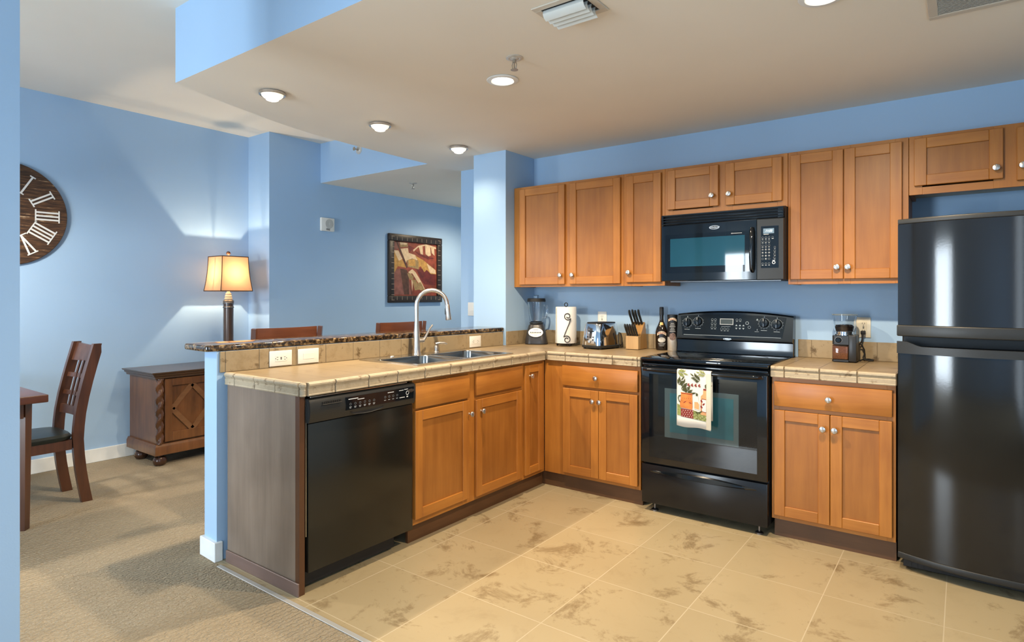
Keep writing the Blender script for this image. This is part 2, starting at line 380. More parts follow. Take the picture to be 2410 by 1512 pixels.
def upper(label, x0, x1, z0, z1, stiles, rails, doors, grp='maple wall cabinets', depth=.275):
    t_ = thing('wall_cabinet', label, 'cabinet', ((x0+x1)/2, -depth/2, z0), group=grp)
    M = BACKF(0, -depth, 0)
    mb = MB(); mb.box(x0, x0+.016, -depth+.0195, -.002, z0, z1); mb.box(x1-.016, x1, -depth+.0195, -.002, z0, z1); mb.box(x0+.016, x1-.016, -depth+.0195, -.002, z1-.016, z1)
    mb.box(x0+.016, x1-.016, -.012, -.002, z0+.03, z1-.016)
    mb.mat(1); mb.box(x0+.016, x1-.016, -depth+.0195, -.012, z0+.016, z0+.03)
    mb.build('carcass', [WZ, UNDER], t_)
    face_frame(M, x0, x1, z0, z1, stiles, rails).build('face_frame', [WZ, WX], t_)
    for u0, u1, v0, v1, k in doors: shaker(t_, M, u0, u1, v0, v1, WX, k)
    return t_
ZT = 2.139
upper('maple wall cabinet with two doors next to the pillar, left of the microwave', -.398, .537, 1.37, ZT, [(-.398, -.33), (.03, .16), (.48, .537)], [(1.37, 1.405), (ZT-.035, ZT)],
      [(-.336, .070, 1.388, 2.120, (.043, 1.454)), (.114, .518, 1.388, 2.120, (.144, 1.454))])
upper('narrow single door maple wall cabinet touching the microwave', .538, .834, 1.37, ZT, [(.538, .60), (.78, .834)], [(1.37, 1.405), (ZT-.035, ZT)], [(.563, .813, 1.395, 2.118, (.588, 1.462))])
upper('short maple wall cabinet with two small doors above the microwave', .835, 1.588, 1.825, ZT, [(.835, .89), (1.15, 1.27), (1.53, 1.588)], [(1.825, 1.86), (ZT-.035, ZT)],
      [(.857, 1.189, 1.864, 2.120, (1.153, 1.93)), (1.233, 1.559, 1.862, 2.120, (1.258, 1.929))])
upper('tall maple wall cabinet with paired doors between microwave and refrigerator', 1.590, 2.180, 1.37, ZT, [(1.590, 1.64), (1.85, 1.91), (2.12, 2.180)], [(1.37, 1.405), (ZT-.035, ZT)],
      [(1.605, 1.877, 1.398, 2.118, (1.848, 1.463)), (1.881, 2.152, 1.398, 2.118, (1.902, 1.462))])
upper('wide short maple cabinet mounted above the black refrigerator', 2.182, 3.04, 1.832, ZT, [(2.182, 2.24), (2.53, 2.65), (2.98, 3.04)], [(1.832, 1.87), (ZT-.035, ZT)],
      [(2.205, 2.567, 1.876, 2.122, (2.540, 1.928)), (2.618, 2.99, 1.860, 2.116, (2.640, 1.928))])

ZB = .867
def base_carcass(t_, x0, x1, y0, y1, front):
    """open box of panels under the counter; front: '-y' or '+x' stays open."""
    mb = MB(); q = .016
    mb.box(x0, x1, y0, y1, .10, .10+q)
    if front == '-y': mb.box(x0, x0+q, y0, y1, .10+q, ZB-.002); mb.box(x1-q, x1, y0, y1, .10+q, ZB-.002); mb.box(x0+q, x1-q, y1-q, y1, .10+q, ZB-.002)
    else: mb.box(x0, x1, y0, y0+q, .10+q, ZB-.002); mb.box(x0, x1, y1-q, y1, .10+q, ZB-.002); mb.box(x0, x0+q, y0+q, y1-q, .10+q, ZB-.002)
    return mb.build('carcass', WZ, t_)
# right of the range
MBK = BACKF(0, -.60, 0)
t_ = thing('base_cabinet', 'maple base cabinet with one drawer and two doors between range and refrigerator', 'cabinet', (1.865, -.3, 0), group='maple base cabinets')
base_carcass(t_, 1.577, 2.148, -.580, -.004, '-y')
face_frame(MBK, 0, 0, .10, ZB-.001, [(1.577, 1.615), (2.11, 2.148)], [(.10, .135), (.69, .72), (.842, ZB-.001)]).build('face_frame', [WZ, WX], t_)
slab(t_, MBK, 1.592, 2.134, .712, .842, WX, (1.859, .771))
shaker(t_, MBK, 1.592, 1.861, .124, .690, WX, (1.832, .618)); shaker(t_, MBK, 1.864, 2.134, .124, .690, WX, (1.886, .618))
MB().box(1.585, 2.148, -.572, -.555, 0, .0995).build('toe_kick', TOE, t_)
# left of the range, with the blind corner filler
t_ = thing('base_cabinet', 'maple corner base cabinet with one drawer and two doors left of the range', 'cabinet', (.47, -.3, 0), group='maple base cabinets')
base_carcass(t_, .19, .812, -.580, -.004, '-y')
face_frame(MBK, 0, 0, .10, ZB-.001, [(.1015, .275), (.775, .812)], [(.10, .135), (.685, .72), (.838, ZB-.001)]).build('face_frame', [WZ, WX], t_)
slab(t_, MBK, .253, .799, .706, .838, WX, (.515, .771))
shaker(t_, MBK, .258, .525, .123, .688, WX, (.491, .620)); shaker(t_, MBK, .528, .797, .123, .688, WX, (.541, .620))
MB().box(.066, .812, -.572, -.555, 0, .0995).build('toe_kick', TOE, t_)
# peninsula: sink base and narrow corner cabinet
MPN = PENF(.10, 0, 0)
t_ = thing('sink_cabinet', 'maple sink base cabinet with two plain panels over two doors beside the dishwasher', 'cabinet', (-.18, -1.36, 0), group='maple base cabinets')
base_carcass(t_, -.455, .080, -1.850, -.876, '+x')
face_frame(MPN, 0, 0, .10, ZB-.001, [(-1.850, -1.80), (-1.45, -1.32), (-.92, -.876)], [(.10, .145), (.69, .72), (.84, ZB-.001)]).build('face_frame', [WZ, WY], t_)
slab(t_, MPN, -1.845, -1.412, .713, .846, WY, name='false_drawer_front'); slab(t_, MPN, -1.351, -.886, .718, .850, WY, name='false_drawer_front')
shaker(t_, MPN, -1.845, -1.416, .132, .700, WY, (-1.417+.002, .621)) ; shaker(t_, MPN, -1.350, -.894, .122, .692, WY, (-1.309, .623))
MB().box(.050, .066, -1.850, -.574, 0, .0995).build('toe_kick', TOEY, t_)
t_ = thing('narrow_cabinet', 'very narrow single door maple base cabinet in the inside corner', 'cabinet', (-.18, -.75, 0), group='maple base cabinets')
base_carcass(t_, -.44, .080, -.872, -.606, '+x')
face_frame(MPN, 0, 0, .10, ZB-.001, [(-.872, -.845), (-.665, -.604)], [(.10, .135), (.84, ZB-.001)]).build('face_frame', [WZ, WY], t_)
shaker(t_, MPN, -.853, -.650, .126, .845, WY, (-.806, .776), sw=.05)
# end panel
t_ = thing('end_panel', 'grey-brown wooden panel closing the free end of the peninsula', 'panel', (-.2, -2.535, 0))
mb = MB(); mb.box(-.49, .075, -2.525, -2.500, 0, ZB, .001); mb.build('panel', ENDP, t_)
mb = MB(); mb.box(.0752, .105, -2.526, -2.498, 0, ZB, .001); mb.build('edge_strip', wood('dark brown strip', 2, (.07, .026, .010), (.12, .05, .02)), t_)
mb = MB(); mb.box(-.49, .108, -2.5345, -2.5265, 0, .058, .002); mb.build('shoe_molding', wood('mauve brown shoe', 0, (.14, .085, .07), (.22, .145, .12)), t_)

# ------------------------------------------------------------------ countertops
EP = [(-.012, 0), (.004, .002), (.012, .0005), (.018, -.006), (.0185, -.013), (.013, -.021), (.0105, -.027), (.0135, -.030), (.0125, -.050), (.0145, -.053), (.013, -.058), (-.012, -.058)]
def edge_run(mb, p0, p1, out, cuts, g=.0026):
    """a run of edge tiles from p0 to p1, cut at the distances in cuts."""
    p0 = Vector(p0); p1 = Vector(p1); d = (p1-p0).normalized(); Ltot = (p1-p0).length
    cs = [0]+[c for c in cuts if 0 < c < Ltot]+[Ltot]
    for a, b_ in zip(cs[:-1], cs[1:]):
        pth = [(p0+d*s_, out) for s_ in (a+g, a+g+.002, b_-g-.002, b_-g)]
        pr = EP
        n = len(pr); vs_ = []; fs = []
        for i, (p, o) in enumerate(pth):
            sh = .0025 if i in (0, 3) else 0
            for q, z in pr: vs_.append((p[0]+o[0]*(q-(sh if q > 0 else 0)), p[1]+o[1]*(q-(sh if q > 0 else 0)), p[2]+z-(sh*.5 if z > -.01 else 0)))
        for i in range(3):
            for k in range(n): l = (k+1) % n; fs.append((i*n+k, i*n+l, (i+1)*n+l, (i+1)*n+k))
        fs.append(list(range(n))[::-1]); fs.append([3*n+k for k in range(n)])
        mb._add(vs_, fs)
ZT_ = .925
t_ = thing('countertop', 'L-shaped beige tiled countertop along the peninsula and left of the range', 'countertop', (0, -1.2, ZB))
SX0, SX1, SY0, SY1 = -.40, .035, -1.745, -.925         # sink cut-out
mb = MB(); z0 = ZB+.001
X1 = .116
# the splash line of the peninsula follows the turned half wall; slabs in plan
def bx_at(y): return -.53+.001+(y+2.545)*math.tan(-RB)
mb.prism([(bx_at(-2.515), -2.515), (X1, -2.515), (X1, SY0), (bx_at(SY0), SY0)], z0, ZT_)
mb.prism([(bx_at(SY0), SY0), (SX0, SY0), (SX0, SY1), (bx_at(SY1), SY1)], z0, ZT_)
mb.box(SX1, X1, SY0, SY1, z0, ZT_)
mb.prism([(bx_at(SY1), SY1), (X1, SY1), (X1, -.386), (bx_at(-.386), -.386)], z0, ZT_)
mb.mat(1); mb.prism([(-.397, -.386), (X1, -.386), (X1, -.612), (.822, -.612), (.822, -.003), (-.397, -.003)], z0, ZT_)
mb.build('top', [CTOPP, CTOP], t_, 0)
mb = MB()
mb.box(X1-.004, X1+.006, -2.515, -.62, z0+.002, ZT_-.004); mb.box(X1, .822, -.618, -.608, z0+.002, ZT_-.004); mb.box(-.50, X1, -2.521, -2.511, z0+.002, ZT_-.004)
mb.build('grout', GROUT, t_)
mb = MB()
edge_run(mb, (X1, -2.500, ZT_), (X1, -.634, ZT_), (1, 0), [2.500+y for y in (-2.355, -2.163, -1.978, -1.785, -1.586, -1.4, -1.202, -1.016, -.83)])
edge_run(mb, (-.512, -2.515, ZT_), (.100, -2.515, ZT_), (0, -1), [.09, .266, .433])
edge_run(mb, (.136, -.612, ZT_), (.822, -.612, ZT_), (0, -1), [.144, .322, .493, .664])
# rounded corner tile
pth = [((X1-.004, -2.511, ZT_), (math.sin(a), -math.cos(a))) for a in [PI/2*k/6 for k in range(7)]]
EPc = [(q+.004, z) for q, z in EP]
mb.sweep(EPc, pth); mb.box(.1015, .1195, -2.519, -2.501, z0, ZT_-.0005)
mb.build('edge_trim', CEDGE, t_)
t_ = thing('countertop', 'short beige tiled countertop between range and refrigerator', 'countertop', (1.86, -.3, ZB))
MB().box(1.574, 2.153, -.612, -.003, z0, ZT_).build('top', CTOP, t_)
MB().box(1.574, 2.153, -.618, -.612, z0+.002, ZT_-.004).build('grout', GROUT, t_)
mb = MB(); edge_run(mb, (1.574, -.612, ZT_), (2.153, -.612, ZT_), (0, -1), [.071, .241, .412]); mb.build('edge_trim', CEDGE, t_)

# stone splash rows
def splash(name, label, M, cuts, z0_, z1_, y0=0):
    t_ = thing(name, label, 'backsplash', tuple(M @ Vector(((cuts[0]+cuts[-1])/2, 0, z0_))))
    mb = MB(M)
    for a, b_ in zip(cuts[:-1], cuts[1:]): mb.box(a+.0012, b_-.0012, -.0105, -.002, z0_, z1_, .0015)
    mb.build('tiles', BSPL, t_)
    MB(M).box(cuts[0], cuts[-1], -.008, -.0005, z0_, z1_-.001).build('grout', GROUT, t_)
zs = ZT_+.0006
splash('tile_backsplash', 'low row of tumbled stone tiles on the back wall left of the range', Matrix(), [-.398, -.30, -.21, -.04, .13, .30, .47, .64, .80, .832], zs, 1.03)
splash('tile_backsplash', 'low row of pale stone tiles behind the coffee grinder', Matrix(), [1.590, 1.666, 1.84, 2.012, 2.175], zs, 1.034)
splash('tile_backsplash', 'stub of stone tile row on the kitchen side of the white pillar', frame((XW, 0, 0), (0, 1, 0), (-1, 0, 0), (0, 0, 1)), [-.380, -.25, -.10, -.012], zs, 1.03)
PB = BARM @ frame((0, 0, 0), (0, 1, 0), (-1, 0, 0), (0, 0, 1))
splash('tile_backsplash', 'long row of tumbled stone tiles under the raised granite bar', PB, [.0, .025, .20, .255, .41, .595, .78, .975, 1.145, 1.325, 1.745, 1.915, 2.115, 2.150], zs, 1.028)

# raised bar
mb = MB(BARM); hw, r_ = .135, .03
cx = -.128
pl = []
for (px, py, a0) in ((cx+hw-r_, -.065+r_, -PI/2), ):
    pl += [(px+r_*math.cos(a0+PI/2*k/6), py+r_*math.sin(a0+PI/2*k/6)) for k in range(7)]
pl += [(cx+hw, BL+.003), (cx-hw, BL+.003)]
pl += [(cx-hw+r_+r_*math.cos(PI+PI/2*k/6), -.065+r_+r_*math.sin(PI+PI/2*k/6)) for k in range(7)]
def slab_rounded(mb, poly, z0, z1, b):
    bm = bmesh.new(); vv = [bm.verts.new((x, y, z0)) for x, y in poly]; f = bm.faces.new(vv)
    ex = bmesh.ops.extrude_face_region(bm, geom=[f]); up_ = [v for v in ex['geom'] if isinstance(v, bmesh.types.BMVert)]
    for v in up_: v.co.z = z1
    bmesh.ops.recalc_face_normals(bm, faces=bm.faces)
    ed = [e for e in bm.edges if abs(e.verts[0].co.z-e.verts[1].co.z) < 1e-6]
    bmesh.ops.bevel(bm, geom=ed, offset=b, segments=3, profile=.5, affect='EDGES')
    bm.verts.index_update(); mb._add([v.co[:] for v in bm.verts], [[v.index for v in f.verts] for f in bm.faces]); bm.free()
slab_rounded(mb, pl, 1.030, 1.061, .009)
bar = mb.build('granite_bar', GRANITE); tag(bar, 'long brown speckled granite bar top above the sink', 'bar top')

# ------------------------------------------------------------------ sink and taps
t_ = thing('kitchen_sink', 'double bowl stainless steel sink set into the peninsula counter', 'sink', ((SX0+SX1)/2, (SY0+SY1)/2, ZT_))
mb = MB(); zr = ZT_+.0006
ym = (SY0+SY1)/2
def bowl(mb, x0, x1, y0, y1, depth, zt):
    rings = []
    def rr(ins, z, rad):
        pts = []
        a0, a1, b0, b1 = x0+ins, x1-ins, y0+ins, y1-ins
        for cx_, cy_, s0 in ((a1-rad, b1-rad, 0), (a0+rad, b1-rad, PI/2), (a0+rad, b0+rad, PI), (a1-rad, b0+rad, 3*PI/2)):
            pts += [(cx_+rad*math.cos(s0+PI/2*k/5), cy_+rad*math.sin(s0+PI/2*k/5), z) for k in range(6)]
        return pts
    for ins, z, rad in ((-.004, zt, .05), (0, zt-.004, .05), (.006, zt-.05, .05), (.012, zt-depth+.03, .05), (.022, zt-depth+.008, .045), (.05, zt-depth, .03)): rings.append(rr(ins, z, rad))
    vs_ = [p for q in rings for p in q]; n = 24; fs = []
    for i in range(len(rings)-1):
        for k in range(n): l = (k+1) % n; fs.append((i*n+k, i*n+l, (i+1)*n+l, (i+1)*n+k))
    fs.append([(len(rings)-1)*n+k for k in range(n)])
    mb._add(vs_, fs)
B1 = (SX0+.085, SX1-.012, SY0+.014, ym-.016); B2 = (SX0+.085, SX1-.012, ym+.016, SY1-.014)
rim = MB(); BOWLS = plain('brushed bowl steel', (.30, .29, .27), .20, 1, var=.05)
ox0, ox1, oy0, oy1 = SX0-.025, SX1+.022, SY0-.022, SY1+.022; h_ = .0055
for a in ((ox0, B1[0], oy0, oy1), (B1[1], ox1, oy0, oy1), (B1[0], B1[1], oy0, B1[2]), (B1[0], B1[1], B1[3], B2[2]), (B1[0], B1[1], B2[3], oy1)): rim.box(*a, zr, zr+h_)
rim.build('rim', STEEL, t_)
for B in (B1, B2):
    mb = MB(); bowl(mb, *B, .17, zr+h_); b_ = mb.build('bowl', BOWLS, t_)
    mb = MB(); mb.lathe([(.0, .0012), (.03, .0012), (.042, .003), (.044, 0)], 20, Matrix.Translation(((B[0]+B[1])/2, (B[2]+B[3])/2, zr+h_-.1695)), False); mb.build('drain', CHROME, b_)
zd = zr+h_
fx, fy = -.382, -1.345
t_ = thing('kitchen_faucet', 'tall brushed gooseneck faucet with pull-down spout behind the sink', 'faucet', (fx, fy, zd))
mb = MB(); mb.lathe([(.027, 0), (.027, .006), (.0245, .012), (.0225, .06), (.019, .13), (.0155, .17), (.0145, .20)], 20, Matrix.Translation((fx, fy, zd))); mb.build('body', NICKEL, t_)
dirx, diry = .62, .785
pts = [(fx, fy, zd+.19), (fx, fy, zd+.31)]; R_ = .098
for k in range(1, 13): a = PI*k/12*.98; q = R_-R_*math.cos(a); pts.append((fx+dirx*q, fy+diry*q, zd+.31+R_*math.sin(a)))
mb = MB(); mb.tube(pts, .0135, 14); mb.build('spout', NICKEL, t_)
e = Vector(pts[-1]); dv = Vector((dirx*.10, diry*.10, -.995)).normalized()
mb = MB(); mb.lathe([(.0138, 0), (.0155, .006), (.0165, .05), (.0195, .095), (.018, .10), (.012, .1005)], 16, axis_m(e, dv)); sh = mb.build('spray_head', NICKEL, t_)
mb = MB(); c_ = e+dv*.045-Vector((dirx, diry, 0))*.016; mb.box(-.004, .004, -.003, .003, -.02, .02, .002, L=Matrix.Translation(c_)); mb.build('spray_button', BLACKM, sh)
mb = MB(); hb = Vector((fx, fy, zd+.085)); mb.cyl(hb, hb+Vector((.30, .95, 0))*.052, .0125, .0125, 14); mb.build('handle_hub', NICKEL, t_)
mb = MB(); mb.tube([hb+Vector((.30, .95, 0))*.046, hb+Vector((.30, .95, .25))*.06, hb+Vector((.36, 1.0, .85))*.085, hb+Vector((.36, 1.0, .95))*.105], [.009, .0085, .0065, .0055], 10); mb.build('lever', NICKEL, t_)
dx_, dy_ = -.385, -1.165
t_ = thing('soap_dispenser', 'small brushed soap pump beside the faucet on the sink', 'soap dispenser', (dx_, dy_, zd))
mb = MB(); mb.lathe([(.019, 0), (.019, .004), (.0145, .007), (.0145, .040), (.0125, .043)], 16, Matrix.Translation((dx_, dy_, zd))); mb.build('collar', NICKEL, t_)
mb = MB(); mb.tube([(dx_, dy_, zd+.04), (dx_, dy_, zd+.055), (dx_+.012, dy_+.02, zd+.060), (dx_+.03, dy_+.05, zd+.058), (dx_+.038, dy_+.066, zd+.050)], [.009, .010, .0085, .0065, .0055], 10); mb.build('nozzle', NICKEL, t_)
mb = MB(); mb.lathe([(.016, 0), (.016, .003), (.012, .006), (0, .007)], 16, Matrix.Translation((-.39, -1.545, zd))); tag(mb.build('sink_hole_cover', NICKEL), 'small round metal cap on the sink deck left of the faucet', 'sink cap')

# ------------------------------------------------------------------ appliances: shared marks
def ticks(mb, rows, x0, y0, step, wd, ht):
    for i in range(rows): mb.box(x0+i*step, x0+i*step+wd, y0, y0+ht, 0, .0005)
def logo(parent, L, wd=.055, ht=.020, mat_=None):
    mb = MB(L); n = 28
    mb.prism([(wd/2*math.cos(2*PI*k/n), ht/2*math.sin(2*PI*k/n)) for k in range(n)], 0, .0016)
    mb.mat(1); mb.prism([(wd*.44*math.cos(2*PI*k/n), ht*.40*math.sin(2*PI*k/n)) for k in range(n)], .0016, .0019)
    mb.mat(0); mb.text('Whirlpool', ht*.62, Matrix.Translation((0, 0, .0020)), .0003, .0002, .3)
    return mb.build('logo', [STEEL, BLACKT], parent)
def ring(mb, x, y, r0, r1, z=0, seg=18, h=.0006):
    mb.lathe([(r0, z), (r0, z+h), (r1, z+h), (r1, z)], seg, Matrix.Translation((x, y, 0)), False)

# ------------------------------------------------------------------ dishwasher
t_ = thing('dishwasher', 'black built-in dishwasher under the peninsula counter next to the end panel', 'dishwasher', (-.2, -2.18, 0))
DY0, DY1 = -2.486, -1.857
MB().box(-.45, .072, DY0+.012, DY1-.012, .10, .855).build('tub', BLACKM, t_)
mb = MB(); mb.box(.0725, .112, DY0, DY1, .088, .742, .004, 2); mb.build('door_panel', plain('gloss black door panel', (.012, .011, .008), .20, spec=.55, var=.1, nscale=4), t_)
mb = MB(); M = PENF(.073, 0, 0)
prof = [(0, .744), (.046, .746), (.056, .768), (.060, .80), (.056, .835), (.050, .848), (.042, .852), (0, .852)]
mb.sweep([(q, z) for q, z in prof], [((.073, DY0-.004, 0), (1, 0)), ((.073, DY1, 0), (1, 0))])
pn = mb.build('control_panel', BLACKT, t_)
Lp = frame((.1335, 0, .806), (0, 1, 0), (.06, 0, .998), (1, 0, -.06))
mb = MB(Lp); mb.box(-2.300, -1.872, -.030, .030, -.012, .0004); mb.build('button_strip', BLACKG, pn)
mb = MB(Lp @ Matrix.Translation((0, 0, .0006)))
def button(M, x, y, r0, r1, parent, m_, ticks_=(), tm=None):
    q = MB(M @ Matrix.Translation((x, y, 0))); ring(q, 0, 0, r0, r1, 0, 14); q.mat(1 if tm else 0)
    for a, b_, c, d_ in ticks_: q.box(a, b_, c, d_, 0, .0004)
    return q.build('button', [m_, tm] if tm else m_, parent)
for k in range(6): button(mb.M, -2.275+k*.028, -.004, .0042, .0056, pn, DIMM, ((-.006, .007, -.0145, -.0120), (-.005, .005, -.0195, -.0175)), GREYM)
for k in range(4): button(mb.M, -2.065+k*.026, .000, .0042, .0056, pn, DIMM, ((-.006, .006, -.0165, -.0140),), GREYM)
mb = MB(Lp @ Matrix.Translation((0, 0, .0007)))
mb.box(-2.288, -2.232, .018, .0215, 0, .0004); mb.box(-2.235, -2.195, .0115, .0145, 0, .0004); mb.box(-2.05, -2.01, .018, .021, 0, .0004); mb.box(-1.975, -1.945, .019, .0215, 0, .0004); mb.box(-1.94, -1.915, .021, .024, 0, .0004)
ring(mb, -1.917, .003, .008, .0105); mb.box(-1.970, -1.935, -.018, -.015, 0, .0004); mb.box(-1.922, -1.912, -.019, -.013, 0, .0004)
mb.build('lettering', WHITEM, pn)
logo(pn, Lp @ Matrix.Translation((-1.893, .012, .0008)), .036, .017)
mb = MB(Lp); mb.box(-2.43, -2.325, .013, .0165, 0, .0035, .001)
for k in range(9): mb.box(-2.43+k*.0115+.002, -2.43+k*.0115+.009, .0175, .028, -.001, .0008)
mb.build('vent', BLACKM, pn)
mb = MB(Lp); mb.lathe([(0, -.002), (.085, -.0015), (.10, .001)], 30, Matrix.Translation((-2.17, -.044, -.003)) @ Matrix.Scale(.16, 4, (0, 1, 0)), False); mb.build('pull_recess', BLACKM, pn)
mb = MB(); mb.box(.0735, .121, DY0+.004, DY1-.05, .8560, .8625, .001); mb.build('top_flange', STEEL, t_)
mb = MB(); mb.box(.0728, .108, DY0-.0100, DY0-.0065, .25, .852); mb.build('side_flange', STEEL, t_)
mb = MB(); mb.box(.030, .060, DY0+.01, DY1-.085, .015, .0875); mb.build('kick_plate', BLACKM, t_)
for y_ in (DY0+.06, DY1-.12):
    mb = MB(); mb.cyl((-.02, y_, 0), (-.02, y_, .0995), .012); mb.build('foot', BLACKM, t_)

# ------------------------------------------------------------------ range
RX0, RX1 = .836, 1.570; RC = (RX0+RX1)/2
t_ = thing('electric_range', 'black freestanding glass-top range between the two base cabinets', 'range', (RC, -.33, 0))
MB().box(RX0+.004, RX1-.004, -.612, -.025, .055, .896).build('body', BLACKM, t_)
mb = MB(); mb.box(RX0, RX1, -.654, -.110, .9285-.018, .9305, .004, 2); ct = mb.build('cooktop', BLACKGL, t_)
BPR = plain('burner print', (.03, .03, .033), .2, var=0)
for x_, y_, r_ in ((RX0+.20, -.50, .10), (RX1-.20, -.50, .085), (RX0+.20, -.25, .075), (RX1-.20, -.25, .10)):
    mb = MB(); ring(mb, x_, y_, r_-.002, r_, .9306, 40, .0002); mb.build('burner_ring', BPR, ct)
mb = MB(); mb.sweep([(0, .8965), (.020, .899), (.027, .905), (.022, .9095), (0, .9098)], [((RX0+.001, -.6135, 0), (0, -1)), ((RX1-.001, -.6135, 0), (0, -1))])
mb.box(RX0+.004, RX1-.004, -.640, -.6125, .880, .8962, .004, 2); mb.build('front_trim', BLACKG, t_)
# oven door
mb = MB(); mb.box(RX0+.003, RX1-.003, -.655, -.6125, .298, .874, .006, 2); dr = mb.build('oven_door', BLACKG, t_)
M = BACKF(0, -.655, 0)
mb = MB(M); mb.box(RX0+.055, RX1-.055, .335, .835, .0002, .0012, .0005); mb.build('door_glass', BLACKGL, dr)
mb = MB(M); mb.box(.990, 1.418, .467, .757, .0014, .0020); mb.mat(1); mb.box(1.022, 1.39, .50, .73, .0021, .0025); mb.build('window', [plain('window border glass', (.045, .07, .08), .06, spec=.8, var=0), OVENW], dr)
mb = MB()
hy_ = -.700
mb.tube([(RX0+.035, hy_+.030, .866), (RX0+.045, hy_+.008, .866), (RX0+.075, hy_, .866), (RX1-.075, hy_, .866), (RX1-.045, hy_+.008, .866), (RX1-.035, hy_+.030, .866)], .011, 12)
mb.box(RX0+.02, RX0+.06, -.674, -.6555, .852, .874, .004, 2); mb.box(RX1-.06, RX1-.02, -.674, -.6555, .852, .874, .004, 2); mb.build('door_handle', BLACKG, dr)
# storage drawer
mb = MB(); mb.box(RX0+.003, RX1-.003, -.648, -.6125, .052, .288, .006, 2); dw = mb.build('storage_drawer', plain('black enamel drawer', (.008, .009, .011), .22, spec=.5, var=.1), t_)
n = 22
mb = MB(); vs_ = []; 
top_ = [(RX0+.06+(RX1-RX0-.12)*k/n, .250+.020*math.sin(PI*k/n)) for k in range(n+1)]
bot_ = [(RX0+.06+(RX1-RX0-.12)*k/n, .243-.012*math.sin(PI*k/n)) for k in range(n+1)]
for (x, z), (x2, z2) in zip(top_, bot_): s_ = math.sin(PI*max(.0, min(1, (x-RX0-.06)/(RX1-RX0-.12)))); vs_ += [(x, -.6485, z), (x, -.6485-.017*s_, z-.004), (x, -.6485-.020*s_, z2+.008), (x, -.6483, z2)]
fs = []
for k in range(n):
    for q in range(3): fs.append((k*4+q, k*4+q+1, (k+1)*4+q+1, (k+1)*4+q))
mb._add(vs_, fs); mb.build('drawer_pull', BLACKG, dw)
for x_ in (.905, 1.512):
    for y_ in (-.60, -.10):
        mb = MB(); mb.cyl((x_, y_, .012), (x_, y_, .056), .005, seg=10); mb.lathe([(.022, 0), (.022, .006), (.012, .012)], 16, Matrix.Translation((x_, y_, 0))); mb.build('leveling_foot', plain('steel foot', (.3, .3, .32), .35, 1, var=0), t_)
# backguard
GX0, GX1 = .866, 1.560
def arch(x): return 1.184+.022*(1-((x-RC)/(GX1-GX0)*2)**2)
mb = MB(); n = 16; vs_ = []; fs = []
PG = lambda x: [(-.022, .932), (-.022, arch(x)), (-.070, arch(x)-.002), (-.082, arch(x)-.012), (-.104, 1.030), (-.108, 1.018), (-.098, 1.013), (-.088, 1.008), (-.0895, .985), (-.0925, .955), (-.0960, .932)]
for k in range(n+1):
    x = GX0-.018+(GX1-GX0+.036)*k/n; x_in = x
    vs_ += [(x, y, z) for y, z in PG(x)]
m_ = 11
for k in range(n):
    for q in range(m_): l = (q+1) % m_; fs.append((k*m_+q, k*m_+l, (k+1)*m_+l, (k+1)*m_+q))
fs.append(list(range(m_))[::-1]); fs.append([n*m_+q for q in range(m_)])
mb._add(vs_, fs); bgd = mb.build('backguard', BLACKG, t_)
ang = math.atan2(.022, .160)
PANEL = frame((RC, -.0935, 1.105), (1, 0, 0), (0, math.sin(ang), math.cos(ang)), (0, -math.cos(ang), math.sin(ang)))
mb = MB(PANEL); mb.prism([(-.335, .062), (-.31, .066), (0, .080), (.31, .066), (.335, .062), (.315, -.066), (-.315, -.066)], -.004, .0012); cp = mb.build('control_panel', plain('black control panel', (.006, .0085, .011), .12, var=0), bgd)
GPP = plain('grey panel print', (.30, .36, .40), .5, var=0)
mb = MB(PANEL @ Matrix.Translation((0, 0, .0013)))
mb.box(-.308, .308, -.064, -.0615, 0, .0008)
KN = [(-.285, .018), (-.212, .026), (.207, .026), (.283, .020)]
for kx, ky in KN:
    ring(mb, kx, ky, .0315, .0325, 0, 28)
    mb.box(kx-.002, kx+.002, ky+.036, ky+.044, 0, .0005)
    for q in range(9):
        a = -PI/2-1.9+q*.475
        mb.box(kx+.037*math.cos(a)-.0012, kx+.037*math.cos(a)+.0012, ky+.037*math.sin(a)-.0012, ky+.037*math.sin(a)+.0012, 0, .0005)
    mb.box(kx-.018, kx+.018, ky-.047, ky-.0445, 0, .0005)
for ix in range(2):
    for iy in range(3): button(mb.M, -.118+ix*.020, .042-iy*.026, .0062, .0072, cp, GPP, ((-.006, .006, -.011, -.009),))
for ix in range(3): button(mb.M, -.055+ix*.020, -.018, .0068, .0078, cp, GPP, ((-.006, .006, -.013, -.011),))
for ix in range(2): button(mb.M, .040+ix*.021, .044, .0062, .0072, cp, GPP, ((-.006, .006, -.011, -.009),))
for ix in range(3):
    x_ = .038+ix*.022
    mb.prism([(x_-.007, .004), (x_+.007, .004), (x_, .014)], 0, .0005); mb.prism([(x_-.007, -.008), (x_, -.018), (x_+.007, -.008)], 0, .0005)
button(mb.M, .104, .024, .008, .0105, cp, GPP); button(mb.M, .118, -.002, .0075, .009, cp, GPP)
mb.prism([(.158, .043), (.172, .043), (.165, .055)], 0, .0005); mb.box(.152, .176, -.030, -.028, 0, .0005); mb.box(.165, .168, -.022, -.012, 0, .0005)
mb.box(-.058, .0, -.003, -.0012, 0, .0005)
mb.build('lettering', GPP, cp)
mb = MB(PANEL @ Matrix.Translation((0, 0, .0013))); mb.box(-.068, .018, .010, .050, 0, .0012, .0004); mb.mat(1); mb.box(-.064, .014, .014, .046, .0013, .0016); mb.build('display', [GREYM, plain('dim display', (.05, .065, .07), .2, var=0)], cp)
